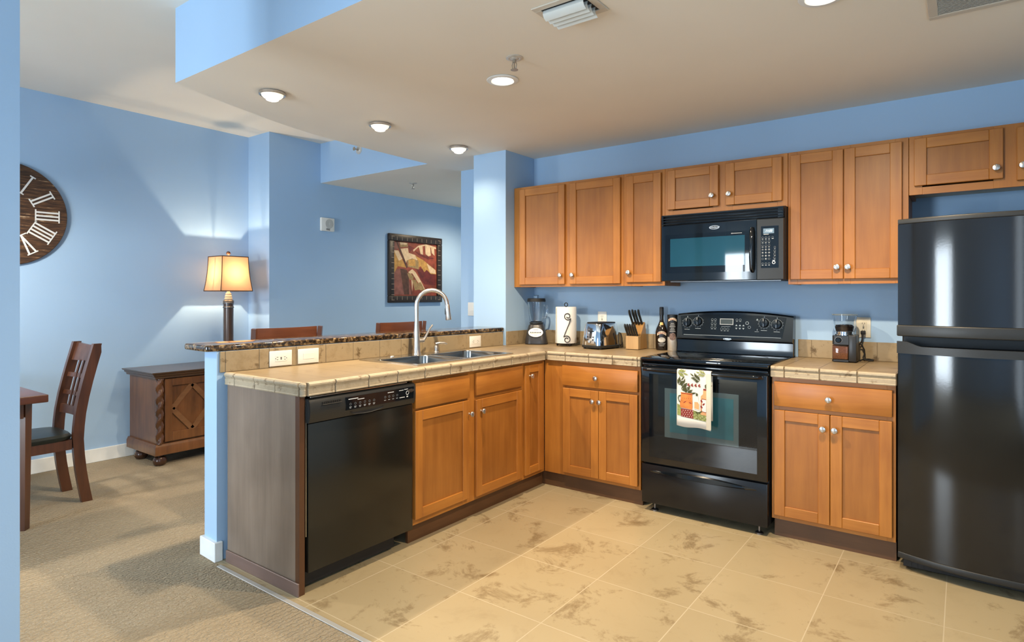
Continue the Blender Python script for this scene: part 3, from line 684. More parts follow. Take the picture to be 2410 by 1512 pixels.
for kx, ky in KN:
    mb = MB(PANEL @ Matrix.Translation((kx, ky, .0014)))
    mb.lathe([(.0285, 0), (.0275, .012), (.024, .017), (0, .0175)], 28, None, False); mb.box(-.0065, .0065, -.027, .027, .014, .027, .003, 2); kb = mb.build('knob', BLACKG, cp)
    mb = MB(PANEL @ Matrix.Translation((kx, ky, .0014))); mb.box(-.001, .001, .010, .026, .0272, .0276); mb.build('pointer', WHITEM, kb)
logo(bgd, frame((RC-.015, -.1095, 1.0235), (1, 0, 0), (0, .1, .995), (0, -.995, .1)), .052, .013)
mb = MB(); mb.box(GX0-.03+.006, GX1+.024, -.109, -.024, .9312, .9318); mb.build('rear_trim', BLACKG, t_)

# ------------------------------------------------------------------ dish towel on the oven handle
m, t, b = nt('white linen'); LINEN = m
mp = coords(t); n1 = N(t, 'ShaderNodeTexNoise', Scale=600.0); t.links.new(mp.outputs[0], n1.inputs['Vector']); b.inputs['Base Color'].default_value = (.74, .72, .67, 1); b.inputs['Roughness'].default_value = .9; bump(t, b, n1.outputs['Fac'], .3, .0006)
TX0, TX1 = 1.088, 1.284
t_ = thing('dish_towel', 'white dish towel printed with olives, jug and bottles hanging on the oven handle', 'towel', ((TX0+TX1)/2, hy_, .86))
path = [(hy_+.0185, .60), (hy_+.0165, .70), (hy_+.0145, .85), (hy_+.0135, .868)]
path += [(hy_+.0135*math.cos(a), .868+.0135*math.sin(a)) for a in [PI*k/8 for k in range(1, 8)]]
path += [(hy_-.0135, .866), (hy_-.0145, .80), (hy_-.0155, .70), (hy_-.0160, .60), (hy_-.0160, .560)]
nx = 20; vs_ = []; fs = []
for (y, z) in path:
    for k in range(nx+1):
        u = k/nx; zz = z
        if z <= .5601: zz = z-.004*math.sin(u*PI*2.2)-.008*u
        vs_.append((TX0+(TX1-TX0)*u, y, zz))
for i in range(len(path)-1):
    for k in range(nx): fs.append((i*(nx+1)+k, i*(nx+1)+k+1, (i+1)*(nx+1)+k+1, (i+1)*(nx+1)+k))
mb = MB(); mb._add(vs_, fs); tw = mb.build('cloth', LINEN, t_)
so = tw.modifiers.new('thickness', 'SOLIDIFY'); so.thickness = .0022; so.offset = 0
mb = MB(); mb.box(TX1-.024, TX1+.003, hy_-.0215, hy_-.0180, .556, .868, .0015, 2); mb.build('folded_edge', plain('linen fold', (.62, .58, .48), .9), t_)
GRN = plain('olive green print', (.055, .062, .022), .9, var=.3, nscale=60); LGR = plain('light green print', (.24, .27, .09), .9, var=.35, nscale=90); TERR = plain('terracotta print', (.62, .21, .055), .9, var=.2, nscale=30); RED = plain('dark red print', (.22, .03, .025), .9, var=.2); OIL = plain('pale oil print', (.66, .36, .17), .9, var=.15)
PRL = [GRN, LGR, TERR, RED, OIL, LINEN]
# pattern space: u 0..1 across, v 0..1 from the bottom hem up
TW_, TH_ = .196, .322
MT = frame((TX0, hy_-.0178, .556), (1, 0, 0), (0, 0, 1), (0, -1, 0))
mb = MB(MT); dz = [0]
def pt(poly, mi, h=.0003):
    mb.mat(mi); mb.prism([(u*TW_, v*TH_) for u, v in poly], dz[0], dz[0]+h); dz[0] += .000012
def leaf(u, v, a, L_, wd, mi):
    c, s_ = math.cos(a), math.sin(a); k = TW_/TH_
    P_ = [(0, 0), (L_*.3, wd), (L_*.7, wd*.8), (L_, 0), (L_*.7, -wd*.6), (L_*.3, -wd*.8)]
    pt([(u+(x*c-y*s_), v+(x*s_+y*c)*k) for x, y in P_], mi)
def sprig(u, v, a, n_, L_, mi=0):
    for k in range(n_):
        uu, vv = u+.05*k*math.cos(a), v+.05*k*math.sin(a)*TW_/TH_
        leaf(uu, vv, a+.75, L_, L_*.13, mi); leaf(uu, vv, a-.75, L_, L_*.13, mi)
    leaf(u+.05*n_*math.cos(a), v+.05*n_*math.sin(a)*TW_/TH_, a, L_, L_*.13, mi)
sprig(.04, .97, -.25, 3, .17, 1); sprig(.05, .74, .95, 3, .17); sprig(.18, .70, 1.3, 2, .17); sprig(.68, .83, 2.5, 4, .15); sprig(.30, .59, 1.2, 2, .19); sprig(.14, .66, .3, 3, .14); sprig(.84, .95, 2.9, 3, .14, 1); sprig(.83, .74, .2, 2, .13)
sprig(.93, .66, 1.7, 3, .13); leaf(.36, .58, .3, .24, .03, 0)
for k in range(4): 
    for q in range(3): leaf(.34+k*.105+q*.012, .735+.012*(q % 2), 1.2*q, .06, .022, 3)
for u, v in ((.22, .67), (.36, .68), (.60, .82), (.90, .78)): pt([(u+.035*math.cos(a), v+.035*TW_/TH_*math.sin(a)) for a in [2*PI*k/10 for k in range(10)]], 0)
pt([(.02, .20), (.13, .19), (.13, .36), (.10, .38), (.02, .40)], 1)                        # green cloth left
pt([(.13, .18), (.50, .16), (.50, .31), (.13, .32)], 3)                                     # red cloth
pt([(.50, .16), (.93, .13), (.93, .24), (.50, .31)], 1)                                     # green tablecloth
for k in range(5):
    for q in range(4): u, v = .155+k*.072+(q % 2)*.03, .185+q*.034; pt([(u, v), (u+.022, v), (u+.022, v+.010), (u, v+.010)], 5)
for k in range(7):
    for q in range(3): u, v = .53+k*.055, .165+q*.03-.004*k; pt([(u, v), (u+.02, v+.004), (u+.012, v+.014)], 0 if (k+q) % 2 else 5)
pt([(.115, .335), (.46, .315), (.475, .36), (.465, .58), (.48, .60), (.12, .61), (.135, .58), (.10, .40)], 2)   # jug
pt([(.13, .60), (.47, .59), (.45, .575), (.15, .585)], 3)
pt([(.135, .56), (.06, .55), (.035, .50), (.07, .44), (.11, .42), (.11, .44), (.085, .455), (.062, .50), (.075, .53), (.13, .54)], 0)
for k in range(5): pt([(.17+k*.06, .50), (.185+k*.06, .50), (.185+k*.06, .512), (.17+k*.06, .512)], 3)
leaf(.20, .42, .6, .12, .016, 3); leaf(.36, .44, -.3, .10, .016, 3)
pt([(.52, .34), (.68, .32), (.69, .42), (.65, .50), (.63, .56), (.575, .56), (.56, .50), (.51, .43)], 5); pt([(.53, .345), (.67, .33), (.675, .42), (.63, .46), (.53, .46)], 4); pt([(.58, .565), (.625, .565), (.635, .60), (.60, .62), (.57, .60)], 0)
pt([(.71, .25), (.92, .235), (.93, .56), (.88, .60), (.875, .68), (.79, .685), (.785, .61), (.72, .57)], 4)     # oil bottle
pt([(.79, .675), (.875, .67), (.875, .70), (.79, .705)], 3); pt([(.735, .30), (.885, .285), (.89, .52), (.745, .53)], 3); pt([(.75, .31), (.87, .298), (.875, .51), (.757, .518)], 5)
for k in range(3): leaf(.77, .36+k*.05, .8 if k % 2 else 2.2, .10, .03, 3)
for k in range(4): leaf(.56+k*.03, .30-.01*k, -.9+.5*k, .15, .016, 0)
mb.build('printed_pattern', PRL, tw, 0)

# ------------------------------------------------------------------ over-the-range microwave
MX0, MX1 = .852, 1.586; MZ0, MZ1 = 1.392, 1.818
t_ = thing('microwave', 'black over-the-range microwave with a vent grille above the range', 'microwave', ((MX0+MX1)/2, -.18, MZ0))
MB().box(.8365, 1.5875, -.335, -.004, MZ0+.006, 1.8235).build('body', BLACKM, t_)
def curved(mb, x0, x1, z0, z1, y0, bulge, n=14, th=.03):
    """front slab bulging outward over the whole microwave width"""
    vs_ = []; fs = []
    for k in range(n+1):
        x = x0+(x1-x0)*k/n; u = (x-MX0)/(MX1-MX0); y = y0-bulge*(1-(2*u-1)**2)
        vs_ += [(x, -.336, z0), (x, y+.004, z0), (x, y, z0+.004), (x, y, z1-.004), (x, y+.004, z1), (x, -.336, z1)]
    for k in range(n):
        for q in range(6): l = (q+1) % 6; fs.append((k*6+q, k*6+l, (k+1)*6+l, (k+1)*6+q))
    fs.append(list(range(6))[::-1]); fs.append([n*6+q for q in range(6)])
    return mb._add(vs_, fs)
def yf(x, y0=-.372, bulge=.014): u = (x-MX0)/(MX1-MX0); return y0-bulge*(1-(2*u-1)**2)
mb = MB()
for k in range(4): mb.box(MX0+.004, MX1-.004, -.378+.003*(k == 3), -.336, 1.7575+k*.0165, 1.7575+k*.0165+.0075, .0015)
mb.box(MX0, MX0+.012, -.374, -.336, 1.755, MZ1); mb.box(MX1-.03, MX1, -.374, -.336, 1.755, MZ1); mb.mat(1); mb.box(MX0+.012, MX1-.03, -.345, -.3362, 1.756, MZ1-.002)
mb.build('vent_grille', [BLACKG, BLACKM], t_)
mb = MB(); curved(mb, MX0+.001, 1.440, MZ0+.004, 1.752, -.372, .014); dr = mb.build('door', BLACKG, t_)
def win(x0, x1, z0, z1, off, name, mat_):
    mb = MB(); vs_ = []; fs = []; n = 12
    for k in range(n+1): x = x0+(x1-x0)*k/n; vs_ += [(x, yf(x)-off, z0), (x, yf(x)-off, z1), (x, yf(x)+.0005, z1), (x, yf(x)+.0005, z0)]
    for k in range(n):
        for q in range(4): l = (q+1) % 4; fs.append((k*4+q, k*4+l, (k+1)*4+l, (k+1)*4+q))
    fs.append([0, 1, 2, 3]); fs.append([n*4+q for q in range(4)])
    mb._add(vs_, fs); return mb.build(name, mat_, dr)
win(.875, 1.402, 1.447, 1.690, .0010, 'door_glass', BLACKGL); win(.912, 1.374, 1.487, 1.664, .0016, 'window', MICROW)
mb = MB(); mb.tube([(1.418, yf(1.418)-.002, 1.700), (1.418, yf(1.418)-.018, 1.685), (1.418, yf(1.418)-.026, 1.62), (1.418, yf(1.418)-.026, 1.53), (1.418, yf(1.418)-.018, 1.46), (1.418, yf(1.418)-.002, 1.446)], [.010, .0125, .0135, .0135, .0125, .010], 12); mb.build('handle', BLACKG, dr)
def mfr(x, z): 
    u = (x-MX0)/(MX1-MX0); sl = .014*2*(2*u-1)*2/(MX1-MX0); ex = Vector((1, sl, 0)).normalized(); return frame((x, yf(x)-.0008, z), ex, (0, 0, 1), (ex.y, -ex.x, 0))
logo(dr, mfr(1.195, 1.720), .062, .024)
mb = MB(mfr(1.33, 1.677)); mb.box(-.03, .028, -.0015, .0015, .0002, .0008); mb.prism([(-.036, 0), (-.028, .004), (-.028, -.004)], .0002, .0008); mb.build('arrow_mark', GREYM, dr)
mb = MB(); curved(mb, 1.443, MX1-.001, MZ0+.004, 1.752, -.372, .014, 6); cp = mb.build('control_panel', BLACKT, t_)
KPF = mfr(1.510, 1.59)
mb = MB(KPF); mb.box(-.045, .050, -.125, .118, -.003, .0004); mb.build('keypad_plate', BLACKG, cp)
mb = MB(KPF); mb.box(-.033, .026, .075, .104, .0005, .0009); kd = mb.build('display', DISP, cp)
mb = MB(KPF); mb.text('11:32', .017, Matrix.Translation((-.003, .0895, .0011)), .0002, .0001, .25); mb.build('digits', DIGIT, kd)
mb = MB(KPF @ Matrix.Translation((0, 0, .0006))); mb2 = MB(KPF @ Matrix.Translation((0, 0, .0006)))
rows = [.052, .030, .006, -.018, -.036, -.054, -.072, -.099]
for i, ry in enumerate(rows):
    for k in range(3):
        x_ = -.036+k*.0175
        button(mb.M, x_, ry, .0044, .0056, cp, DIMM)
        if i in (0, 1, 2, 7): mb2.box(x_-.0045, x_+.0045, ry-.0105, ry-.0088, 0, .0004)
for d_, (k, i) in zip('1234567890', [(0, 3), (1, 3), (2, 3), (0, 4), (1, 4), (2, 4), (0, 5), (1, 5), (2, 5), (1, 6)]): mb2.text(d_, .0085, Matrix.Translation((-.036+k*.0175, rows[i], .0002)), .0002, .0002)
button(mb.M, .018, .052, .0044, .0056, cp, DIMM); mb2.box(.013, .024, .0435, .0452, 0, .0004)
for q in range(4): button(mb.M, .030-.001*q, -.006-q*.020, .0044, .0056, cp, DIMM); mb2.box(.026, .034, -.0150-q*.02, -.0138-q*.02, 0, .0004)
button(mb2.M, .024, -.094, .0060, .0090, cp, WHITEM); mb2.box(-.031, -.003, .069, .0715, 0, .0004); mb2.box(.017, .031, -.084, -.081, 0, .0004)
mb2.build('lettering', WHITEM, cp)
mb = MB(); mb.box(MX0+.03, MX1-.03, -.30, -.10, MZ0, MZ0+.0055); mb.build('bottom_plate', plain('grey underside', (.25, .26, .27), .35, .6, var=0), t_)

# ------------------------------------------------------------------ refrigerator
FX0, FX1 = 2.160, 2.945
t_ = thing('refrigerator', 'tall black top-freezer refrigerator at the right end of the kitchen', 'refrigerator', ((FX0+FX1)/2, -.35, 0))
MB().box(FX0+.012, FX1-.012, -.570, -.035, .03, 1.662, .006).build('cabinet', BLACKT, t_)
m, t, b = nt('black refrigerator enamel'); FRG = m; b.inputs['Base Color'].default_value = (.0075, .007, .006, 1); b.inputs['Roughness'].default_value = .10; b.inputs['Specular IOR Level'].default_value = .6
mp = coords(t); n1 = N(t, 'ShaderNodeTexNoise', Scale=120.0, Detail=2.0); t.links.new(mp.outputs[0], n1.inputs['Vector']); bump(t, b, n1.outputs['Fac'], .05, .0006)
def fdoor(mb, z0, z1, bev=.0, grow=0, x0=FX0, x1=FX1):
    n = 24; pl = []
    for k in range(n+1):
        u = k/n; s_ = abs(2*u-1); pl.append((x0+(x1-x0)*u, -.655-.075*(1-s_**2.2)-grow))
    pl = [(x0, -.576)]+pl+[(x1, -.576)]
    if bev: slab_rounded(mb, pl, z0, z1, bev)
    else: mb.prism(pl, z0, z1)
for nm, z0, z1, za, zb in (('freezer_door', 1.112, 1.668, 1.166, 1.644), ('fridge_door', .055, 1.088, .085, 1.030)):
    mb = MB(); fdoor(mb, za, zb); d = mb.build(nm, FRG, t_)
    if nm == 'freezer_door':
        mb = MB(); fdoor(mb, zb+.0005, z1, .004, .003); mb.build('top_cap', BLACKT, d)
        mb = MB(); fdoor(mb, z0, za-.0005, .006, .006, FX0-.004); mb.build('handle', BLACKT, d)
    else:
        mb = MB(); fdoor(mb, z0, za-.0005, .005, .004); mb.build('bottom_cap', BLACKT, d)
        # handle band with a scooped top edge
        mb = MB(); n = 40; vs_ = []; fs = []
        for k in range(n+1):
            u = k/n; x = FX0-.004+(FX1-FX0+.008)*u; s_ = abs(2*u-1); y = -.655-.075*(1-s_**2.2)-.006
            zt = 1.087 if u < .055 else (1.087-.021*min(1, (u-.055)/.06) if u < .5 else (1.066+.021*max(0, (u-.885)/.06) if u < .945 else 1.087))
            zt = min(1.087, zt); vs_ += [(x, y+.022, zb+.0005), (x, y, zb+.0005), (x, y, zt), (x, y+.022, zt)]
        for k in range(n):
            for q in range(4): l = (q+1) % 4; fs.append((k*4+q, k*4+l, (k+1)*4+l, (k+1)*4+q))
        fs.append([0, 1, 2, 3]); fs.append([n*4+q for q in range(4)])
        mb._add(vs_, fs); mb.build('handle', BLACKT, d)
        mb = MB(); mb.prism([(FX0+.01, -.578), (FX0+.01, -.640), (FX0+.2, -.690), (2.55, -.705), (FX1-.2, -.690), (FX1-.01, -.640), (FX1-.01, -.578)], zb+.0006, 1.062); mb.build('handle_recess', BLACKM, d)
mb = MB(); mb.box(FX0+.02, FX1-.02, -.640, -.571, .012, .050, .003)
for k in range(30): mb.box(FX0+.04+k*.024, FX0+.054+k*.024, -.6425, -.640, .020, .042)
mb.build('kick_grille', BLACKM, t_)
for x_ in (FX0+.05, FX1-.05):
    for y_ in (-.55, -.10):
        mb = MB(); mb.cyl((x_, y_, 0), (x_, y_, .0295), .016, seg=12); mb.build('foot', BLACKM, t_)

# ------------------------------------------------------------------ things on the counter
ZK = ZT_+.0008
# blender
bx, by = -.285, -.135
t_ = thing('blender', 'black countertop blender with a glass jar in the corner by the pillar', 'blender', (bx, by, ZK))
def squircle(mb, prof, L, seg=32, p=4):
    """prof: (half-width x, half-depth y, z)"""
    vs_ = []; fs = []; n = len(prof)
    for hx, hy, z in prof:
        for k in range(seg):
            a = 2*PI*k/seg; c, q = math.cos(a), math.sin(a); r_ = (abs(c)**p+abs(q)**p)**(-1/p); vs_.append((hx*c*r_, hy*q*r_, z))
    for i in range(n-1):
        for k in range(seg): l = (k+1) % seg; fs.append((i*seg+k, i*seg+l, (i+1)*seg+l, (i+1)*seg+k))
    fs.append(list(range(seg))[::-1]); fs.append([(n-1)*seg+k for k in range(seg)])
    return mb._add(vs_, fs, L)
LB = Matrix.Translation((bx, by, ZK)) @ Matrix.Rotation(math.radians(30), 4, 'Z')
mb = MB(); squircle(mb, [(.088, .085, .004), (.088, .085, .012), (.084, .08, .04), (.072, .066, .10), (.060, .055, .145), (.055, .052, .152), (.048, .046, .156)], LB); bb = mb.build('motor_base', plain('dark grey plastic', (.035, .034, .036), .28, var=.05), t_)
tilt = math.radians(16)
FB = LB @ frame((0, -.0745, .092), (1, 0, 0), (0, math.sin(tilt), math.cos(tilt)), (0, -math.cos(tilt), math.sin(tilt)))
mb = MB(FB); mb.prism([(.057*math.cos(2*PI*k/28), .036*math.sin(2*PI*k/28)) for k in range(28)], -.006, .004)
mb.mat(1)
for k in range(7): mb.cyl((-.038+k*.0127, 0, .0042), (-.038+k*.0127, 0, .0068), .0045, seg=10)
mb.box(-.04, .04, -.0105, -.0088, .0041, .0046); mb.box(-.02, .02, .020, .0225, .0041, .0046); mb.box(-.012, .012, -.024, -.022, .0041, .0046)
mb.build('control_plate', [plain('pale silver plate', (.58, .56, .53), .35, .3, var=0), BLACKM], bb)
for a in (PI/4, 3*PI/4, 5*PI/4, 7*PI/4):
    mb = MB(LB); mb.cyl((.06*math.cos(a), .06*math.sin(a), 0), (.06*math.cos(a), .06*math.sin(a), .005), .01, seg=10); mb.build('foot', BLACKM, bb)
mb = MB(LB); mb.lathe([(.050, .157), (.054, .160), (.054, .168), (.044, .172)], 24); mb.build('jar_collar', BLACKT, t_)
mb = MB(LB); mb.lathe([(.040, .1725), (.046, .178), (.060, .25), (.069, .325), (.069, .330), (.066, .330), (.057, .25), (.043, .18), (.036, .176)], 28, None, False); mb.tube([(.062, -.022, .30), (.085, -.032, .295), (.088, -.034, .26), (.080, -.03, .215), (.054, -.02, .20)], .007, 8); jr = mb.build('jar', GLASS, t_)
mb = MB(LB); mb.box(-.018, .018, -.003, .003, .178, .180); mb.box(-.003, .003, -.018, .018, .181, .183); mb.cyl((0, 0, .1728), (0, 0, .185), .005, seg=8); mb.build('blade', STEEL, jr)
mb = MB(LB); mb.lathe([(.064, .3305), (.072, .3305), (.072, .338), (.070, .354), (.066, .357), (0, .357)], 28); mb.build('lid', BLACKM, t_)
mb = MB(LB); mb.lathe([(.022, .3575), (.022, .378), (.018, .381), (0, .381)], 18); mb.build('lid_cap', GLASS, t_)
# paper towel holder and roll
px_, py_ = .000, -.155
IRON = plain('black wrought iron', (.010, .009, .009), .45, .3, var=.1)
t_ = thing('paper_towel_holder', 'black wrought iron paper towel stand with a scroll front beside the blender', 'paper towel holder', (px_, py_, ZK))
mb = MB(); n = 28; mb.tube([(px_+.066*math.cos(2*PI*k/n), py_+.066*math.sin(2*PI*k/n), ZK+.016) for k in range(n)], .0042, 8, True); mb.tube([(px_-.066, py_, ZK+.016), (px_+.066, py_, ZK+.016)], .0035, 8); mb.tube([(px_, py_-.066, ZK+.016), (px_, py_+.066, ZK+.016)], .0035, 8); mb.build('base_ring', IRON, t_)
for a in (-.6, 1.5, 3.6):
    mb = MB(); mb.ball((px_+.066*math.cos(a), py_+.066*math.sin(a), ZK+.0085), .0085, 12); mb.build('ball_foot', IRON, t_)
mb = MB(); mb.tube([(px_, py_, ZK+.015), (px_, py_, ZK+.298)], .004, 8); n = 20; mb.tube([(px_+.014*math.sin(a)*1.0, py_, ZK+.310-.014*math.cos(a)) for a in [2*PI*k/n for k in range(n)]], .0032, 8, True); mb.build('rod', IRON, t_)
dcam = Vector((CAM[0]-px_, CAM[1]-py_, 0)).normalized(); ex_ = Vector((-dcam.y, dcam.x, 0)); FS = frame((px_+dcam.x*.083, py_+dcam.y*.083, ZK), ex_, (0, 0, 1), dcam)
mb = MB(FS); pts = []
for k in range(26): a = -2.6+k*.33; rr_ = .010+.0195*k/25; pts.append((.012+rr_*math.cos(a), .226+rr_*math.sin(a), 0))
top_end = pts[-1]
pts2 = []
for k in range(26): a = PI-2.6+k*.33; rr_ = .010+.0195*k/25; pts2.append((.006+rr_*math.cos(a), .052+rr_*math.sin(a), 0))
line = pts + [(pts[-1][0]*.75+pts2[-1][0]*.25, pts[-1][1]*.72+pts2[-1][1]*.28, 0), (pts[-1][0]*.28+pts2[-1][0]*.72, pts[-1][1]*.28+pts2[-1][1]*.72, 0)] + pts2[::-1]
mb.tube(line, .0030, 8); mb.tube([(.006, .022, .001), (.006, .014, -.001), (0, .012, -.018)], .003, 8); mb.build('scroll', IRON, t_)
mb = MB(); mb.lathe([(.020, ZK+.0215), (.0765, ZK+.0215), (.078, ZK+.025), (.078, ZK+.290), (.0765, ZK+.2935), (.020, ZK+.2935), (.020, ZK+.0215)], 36, Matrix.Translation((px_, py_, 0)), False)
mb.box(-.0775, -.0755, -.04, .0, ZK+.022, ZK+.292, .0008, L=Matrix.Translation((px_, py_, 0)) @ Matrix.Rotation(.62, 4, 'Z') @ Matrix.Translation((-.0015, 0, 0)))
m, t, b = nt('white paper'); b.inputs['Base Color'].default_value = (.86, .84, .80, 1); b.inputs['Roughness'].default_value = .9
mp = coords(t); n1 = N(t, 'ShaderNodeTexVoronoi', Scale=90.0); t.links.new(mp.outputs[0], n1.inputs['Vector']); bump(t, b, n1.outputs['Distance'], .25, .001)
rl = mb.build('paper_towel_roll', m); tag(rl, 'white roll of paper towel on the wrought iron stand', 'paper towel')
# toaster
t_ = thing('toaster', 'chrome two-slice toaster with black base on the back counter', 'toaster', (.315, -.185, ZK), math.radians(-10), local=True)
def tprof(hw, hl, zs_): return [(hw*w_, hl*l_, z) for w_, l_, z in zs_]
mb = MB(); squircle(mb, [(.092, .128, .008), (.094, .130, .012), (.094, .130, .024), (.091, .127, .027)], None, 40, 6); mb.build('base', BLACKT, t_)
mb = MB(); squircle(mb, [(.090, .126, .0275), (.088, .124, .06), (.082, .117, .12), (.076, .110, .165), (.072, .106, .178), (.064, .098, .184)], None, 40, 6); bd = mb.build('shell', CHROME, t_)
mb = MB(); squircle(mb, [(.066, .100, .1842), (.067, .101, .1862), (.062, .096, .1885)], None, 40, 6); mb.mat(1); mb.box(-.034, -.012, -.075, .075, .1886, .1889); mb.box(.012, .034, -.075, .075, .1886, .1889); mb.build('slot_top', [BLACKM, SLOT], t_)
tl_ = math.atan2(.016, .10); FT = frame((0, -.1185, .095), (1, 0, 0), (0, math.sin(tl_), math.cos(tl_)), (0, -math.cos(tl_), math.sin(tl_)))
mb = MB(FT); mb.box(-.034, .034, -.056, .058, -.004, .002, .0018, 2); pl_ = mb.build('control_plate', NICKEL, t_)
mb = MB(FT); mb.box(-.011, .011, -.020, .050, .0022, .0035, .001); mb.build('lever_slot', SLOT, pl_)
mb = MB(FT); mb.box(-.016, .016, .026, .036, .0036, .018, .003, 2); mb.build('lever', BLACKG, pl_)
mb = MB(FT); mb.cyl((0, -.042, .0022), (0, -.042, .013), .012, .010, 18); mb.build('dial', STEEL, pl_)
for k in range(2):
    for q in (-1, 1):
        mb = MB(FT); mb.cyl((q*.024, -.010-k*.020, .0022), (q*.024, -.010-k*.020, .006), .0055, seg=12); mb.build('button', BLACKG, pl_)
for q in (-1, 1):
    for q2 in (-1, 1):
        mb = MB(); mb.cyl((q*.07, q2*.10, 0), (q*.07, q2*.10, .009), .010, seg=10); mb.build('foot', BLACKM, t_)
mb = MB(); mb.tube([(.092, .10, .018), (.112, .095, .03), (.120, .085, .075), (.116, .075, .110), (.104, .07, .115), (.098, .068, .09), (.104, .07, .03), (.108, .075, .010)], .0035, 8); mb.build('power_cord', BLACKM, t_)
# knife block: local frame, front towards -y
KX, KY = .548, -.095
PINE = wood('pale block wood', 2, (.36, .21, .09), (.56, .37, .18), .45, .1); PINE2 = wood('golden block wood side', 2, (.30, .145, .040), (.44, .24, .075), .4, .2)
t_ = thing('knife_block', 'slanted pale wooden knife block between toaster and bottle', 'knife block', (KX, KY, ZK))
KM = Matrix.Translation((KX, KY, ZK))
SIDE = KM @ frame((0, 0, 0), (0, 1, 0), (0, 0, 1), (1, 0, 0))       # u=y, v=z, w=x
prof = [(-.075, 0), (.075, 0), (.045, .190), (.035, .193), (-.040, .092), (-.075, .092)]
mb = MB(SIDE); mb.prism([(-.075, .002), (.072, .002), (.040, .185), (.030, .190), (-.034, .100), (-.040, .098), (-.040, .002)][:4]+[(-.038, .098), (-.038, .002)], -.048, .048); mb.build('body', PINE2, t_)
mb = MB(KM); mb.box(-.048, .048, -.076, -.0385, .002, .094, .002); fr_ = mb.build('front_block', PINE, t_)
for q in (-1, 1):
    for q2 in (-1, 1):
        mb = MB(KM); mb.cyl((q*.038, q2*.055, 0), (q*.038, q2*.055, .0025), .007, seg=10); mb.build('foot', BLACKM, t_)
KDIR = Vector((0, -.58, .815))
def knife(x, y, z, L_, r_, label, big):
    o_ = Vector((KX+x, KY+y, ZK+z)); d = KDIR
    t_ = thing('kitchen_knife' if big else 'steak_knife', label, 'knife', tuple(o_), group='chef knives in the block' if big else 'steak knives in the block')
    L = frame(o_, (1, 0, 0), tuple(Vector((0, d.z, -d.y))), tuple(d))
    mb = MB(L); mb.prism([(-.0062, -r_*1.0), (.0062, -r_), (.0072, 0), (.0062, r_), (-.0062, r_), (-.0072, 0)], .004, L_*.25)
    vs_ = []; fs = []; n = 10
    for k, (f, s_) in enumerate([(.0, 1.05), (.2, .95), (.5, 1.0), (.8, 1.12), (.93, 1.1), (1.0, .6)]):
        for q in range(n): a = 2*PI*q/n; vs_.append((.0075*math.cos(a)*min(1, s_), r_*s_*math.sin(a)+(.004 if f > .9 else 0), .006+L_*f))
    for k in range(5):
        for q in range(n): l = (q+1) % n; fs.append((k*n+q, k*n+l, (k+1)*n+l, (k+1)*n+q))
    fs.append(list(range(n))[::-1]); fs.append([5*n+q for q in range(n)])
    mb = MB(L); mb._add(vs_, fs); mb.build('handle', BLACKT, t_)
    mb = MB(L)
    for f in (.25, .5, .75): mb.cyl((-.0082, 0, L_*f), (.0082, 0, L_*f), .0022, seg=8)
    mb.build('rivets', STEEL, t_)
    mb = MB(L); mb.box(-.001, .001, -r_*.9, r_*.9, -.0005, .0065); mb.build('blade', STEEL, t_)
pos = ['leftmost', 'second from left', 'second from right', 'rightmost']
for k in range(4):
    f = .80 if k % 2 else .76
    knife(-.034+k*.0225, -.038+.068*f+.003, .098+.092*f+.004, .118, .0105, '%s of the four large black-handled knives in the upper row of the block' % pos[k], True)
pos = ['leftmost', 'second from left', 'middle', 'second from right', 'rightmost']
for k in range(5): knife(-.038+k*.018, -.056, .0952, .094, .0078, '%s of the five small black-handled knives low in the wooden block' % pos[k], False)
# bottle of cream liqueur
ox, oy = .722, -.062
BOT = plain('dark brown bottle glass', (.012, .008, .006), .08, spec=.6, var=0)
t_ = thing('liqueur_bottle', 'dark cream liqueur bottle with a cream label beside the knife block', 'bottle', (ox, oy, ZK))
LBT = Matrix.Translation((ox, oy, ZK))
mb = MB(LBT); mb.lathe([(.036, 0), (.040, .004), (.041, .02), (.0425, .10), (.042, .125), (.036, .150), (.024, .178), (.0155, .198), (.0135, .215), (.0135, .245)], 32); mb.build('glass_body', BOT, t_)
mb = MB(LBT); mb.lathe([(.0150, .2452), (.0150, .292), (.0142, .294), (.0142, .299), (0, .300)], 20); mb.build('cap', plain('black cap foil', (.015, .015, .017), .3, var=0), t_)
dl = math.atan2(CAM[0]-ox, -(CAM[1]-oy))
WR = lambda z, r_, da=0: LBT @ Matrix.Rotation(dl+da, 4, 'Z') @ frame((0, 0, z), (1, 0, 0), (0, 0, 1), (0, -1, 0))
def curved_label(mb, L, r_, poly, h=.0004):
    """poly (x along the surface, y up), fan of thin strips wrapped round radius r_"""
    xs = [p[0] for p in poly]; a0, a1 = min(xs), max(xs)
    n = 14
    def span(x):
        ys = []
        for (xa, ya), (xb, yb) in zip(poly, poly[1:]+poly[:1]):
            if xa != xb and min(xa, xb) <= x <= max(xa, xb): ys.append(ya+(yb-ya)*(x-xa)/(xb-xa))
        return (min(ys), max(ys)) if ys else (0, 0)
    vs_ = []; fs = []
    for k in range(n+1):
        x = a0+(a1-a0)*min(.9999, max(.0001, k/n)); lo, hi = span(x); a = x/r_; rr_ = r_+h
        vs_ += [(rr_*math.sin(a), lo, rr_*math.cos(a)), (rr_*math.sin(a), hi, rr_*math.cos(a))]
    for k in range(n): fs.append((k*2, k*2+2, k*2+3, k*2+1))
    return mb._add(vs_, fs, L)
CREAML = plain('cream label', (.66, .56, .42), .6, var=.05); REDL = plain('dark red lettering', (.24, .03, .02), .6, var=0); GOLD = plain('gold print', (.52, .36, .14), .4, .5, var=0)
mb = MB(); arc = [(-.034, 0), (-.018, .010), (0, .014), (.018, .010), (.034, 0), (.034, .018), (.018, .029), (0, .033), (-.018, .029), (-.034, .018)]
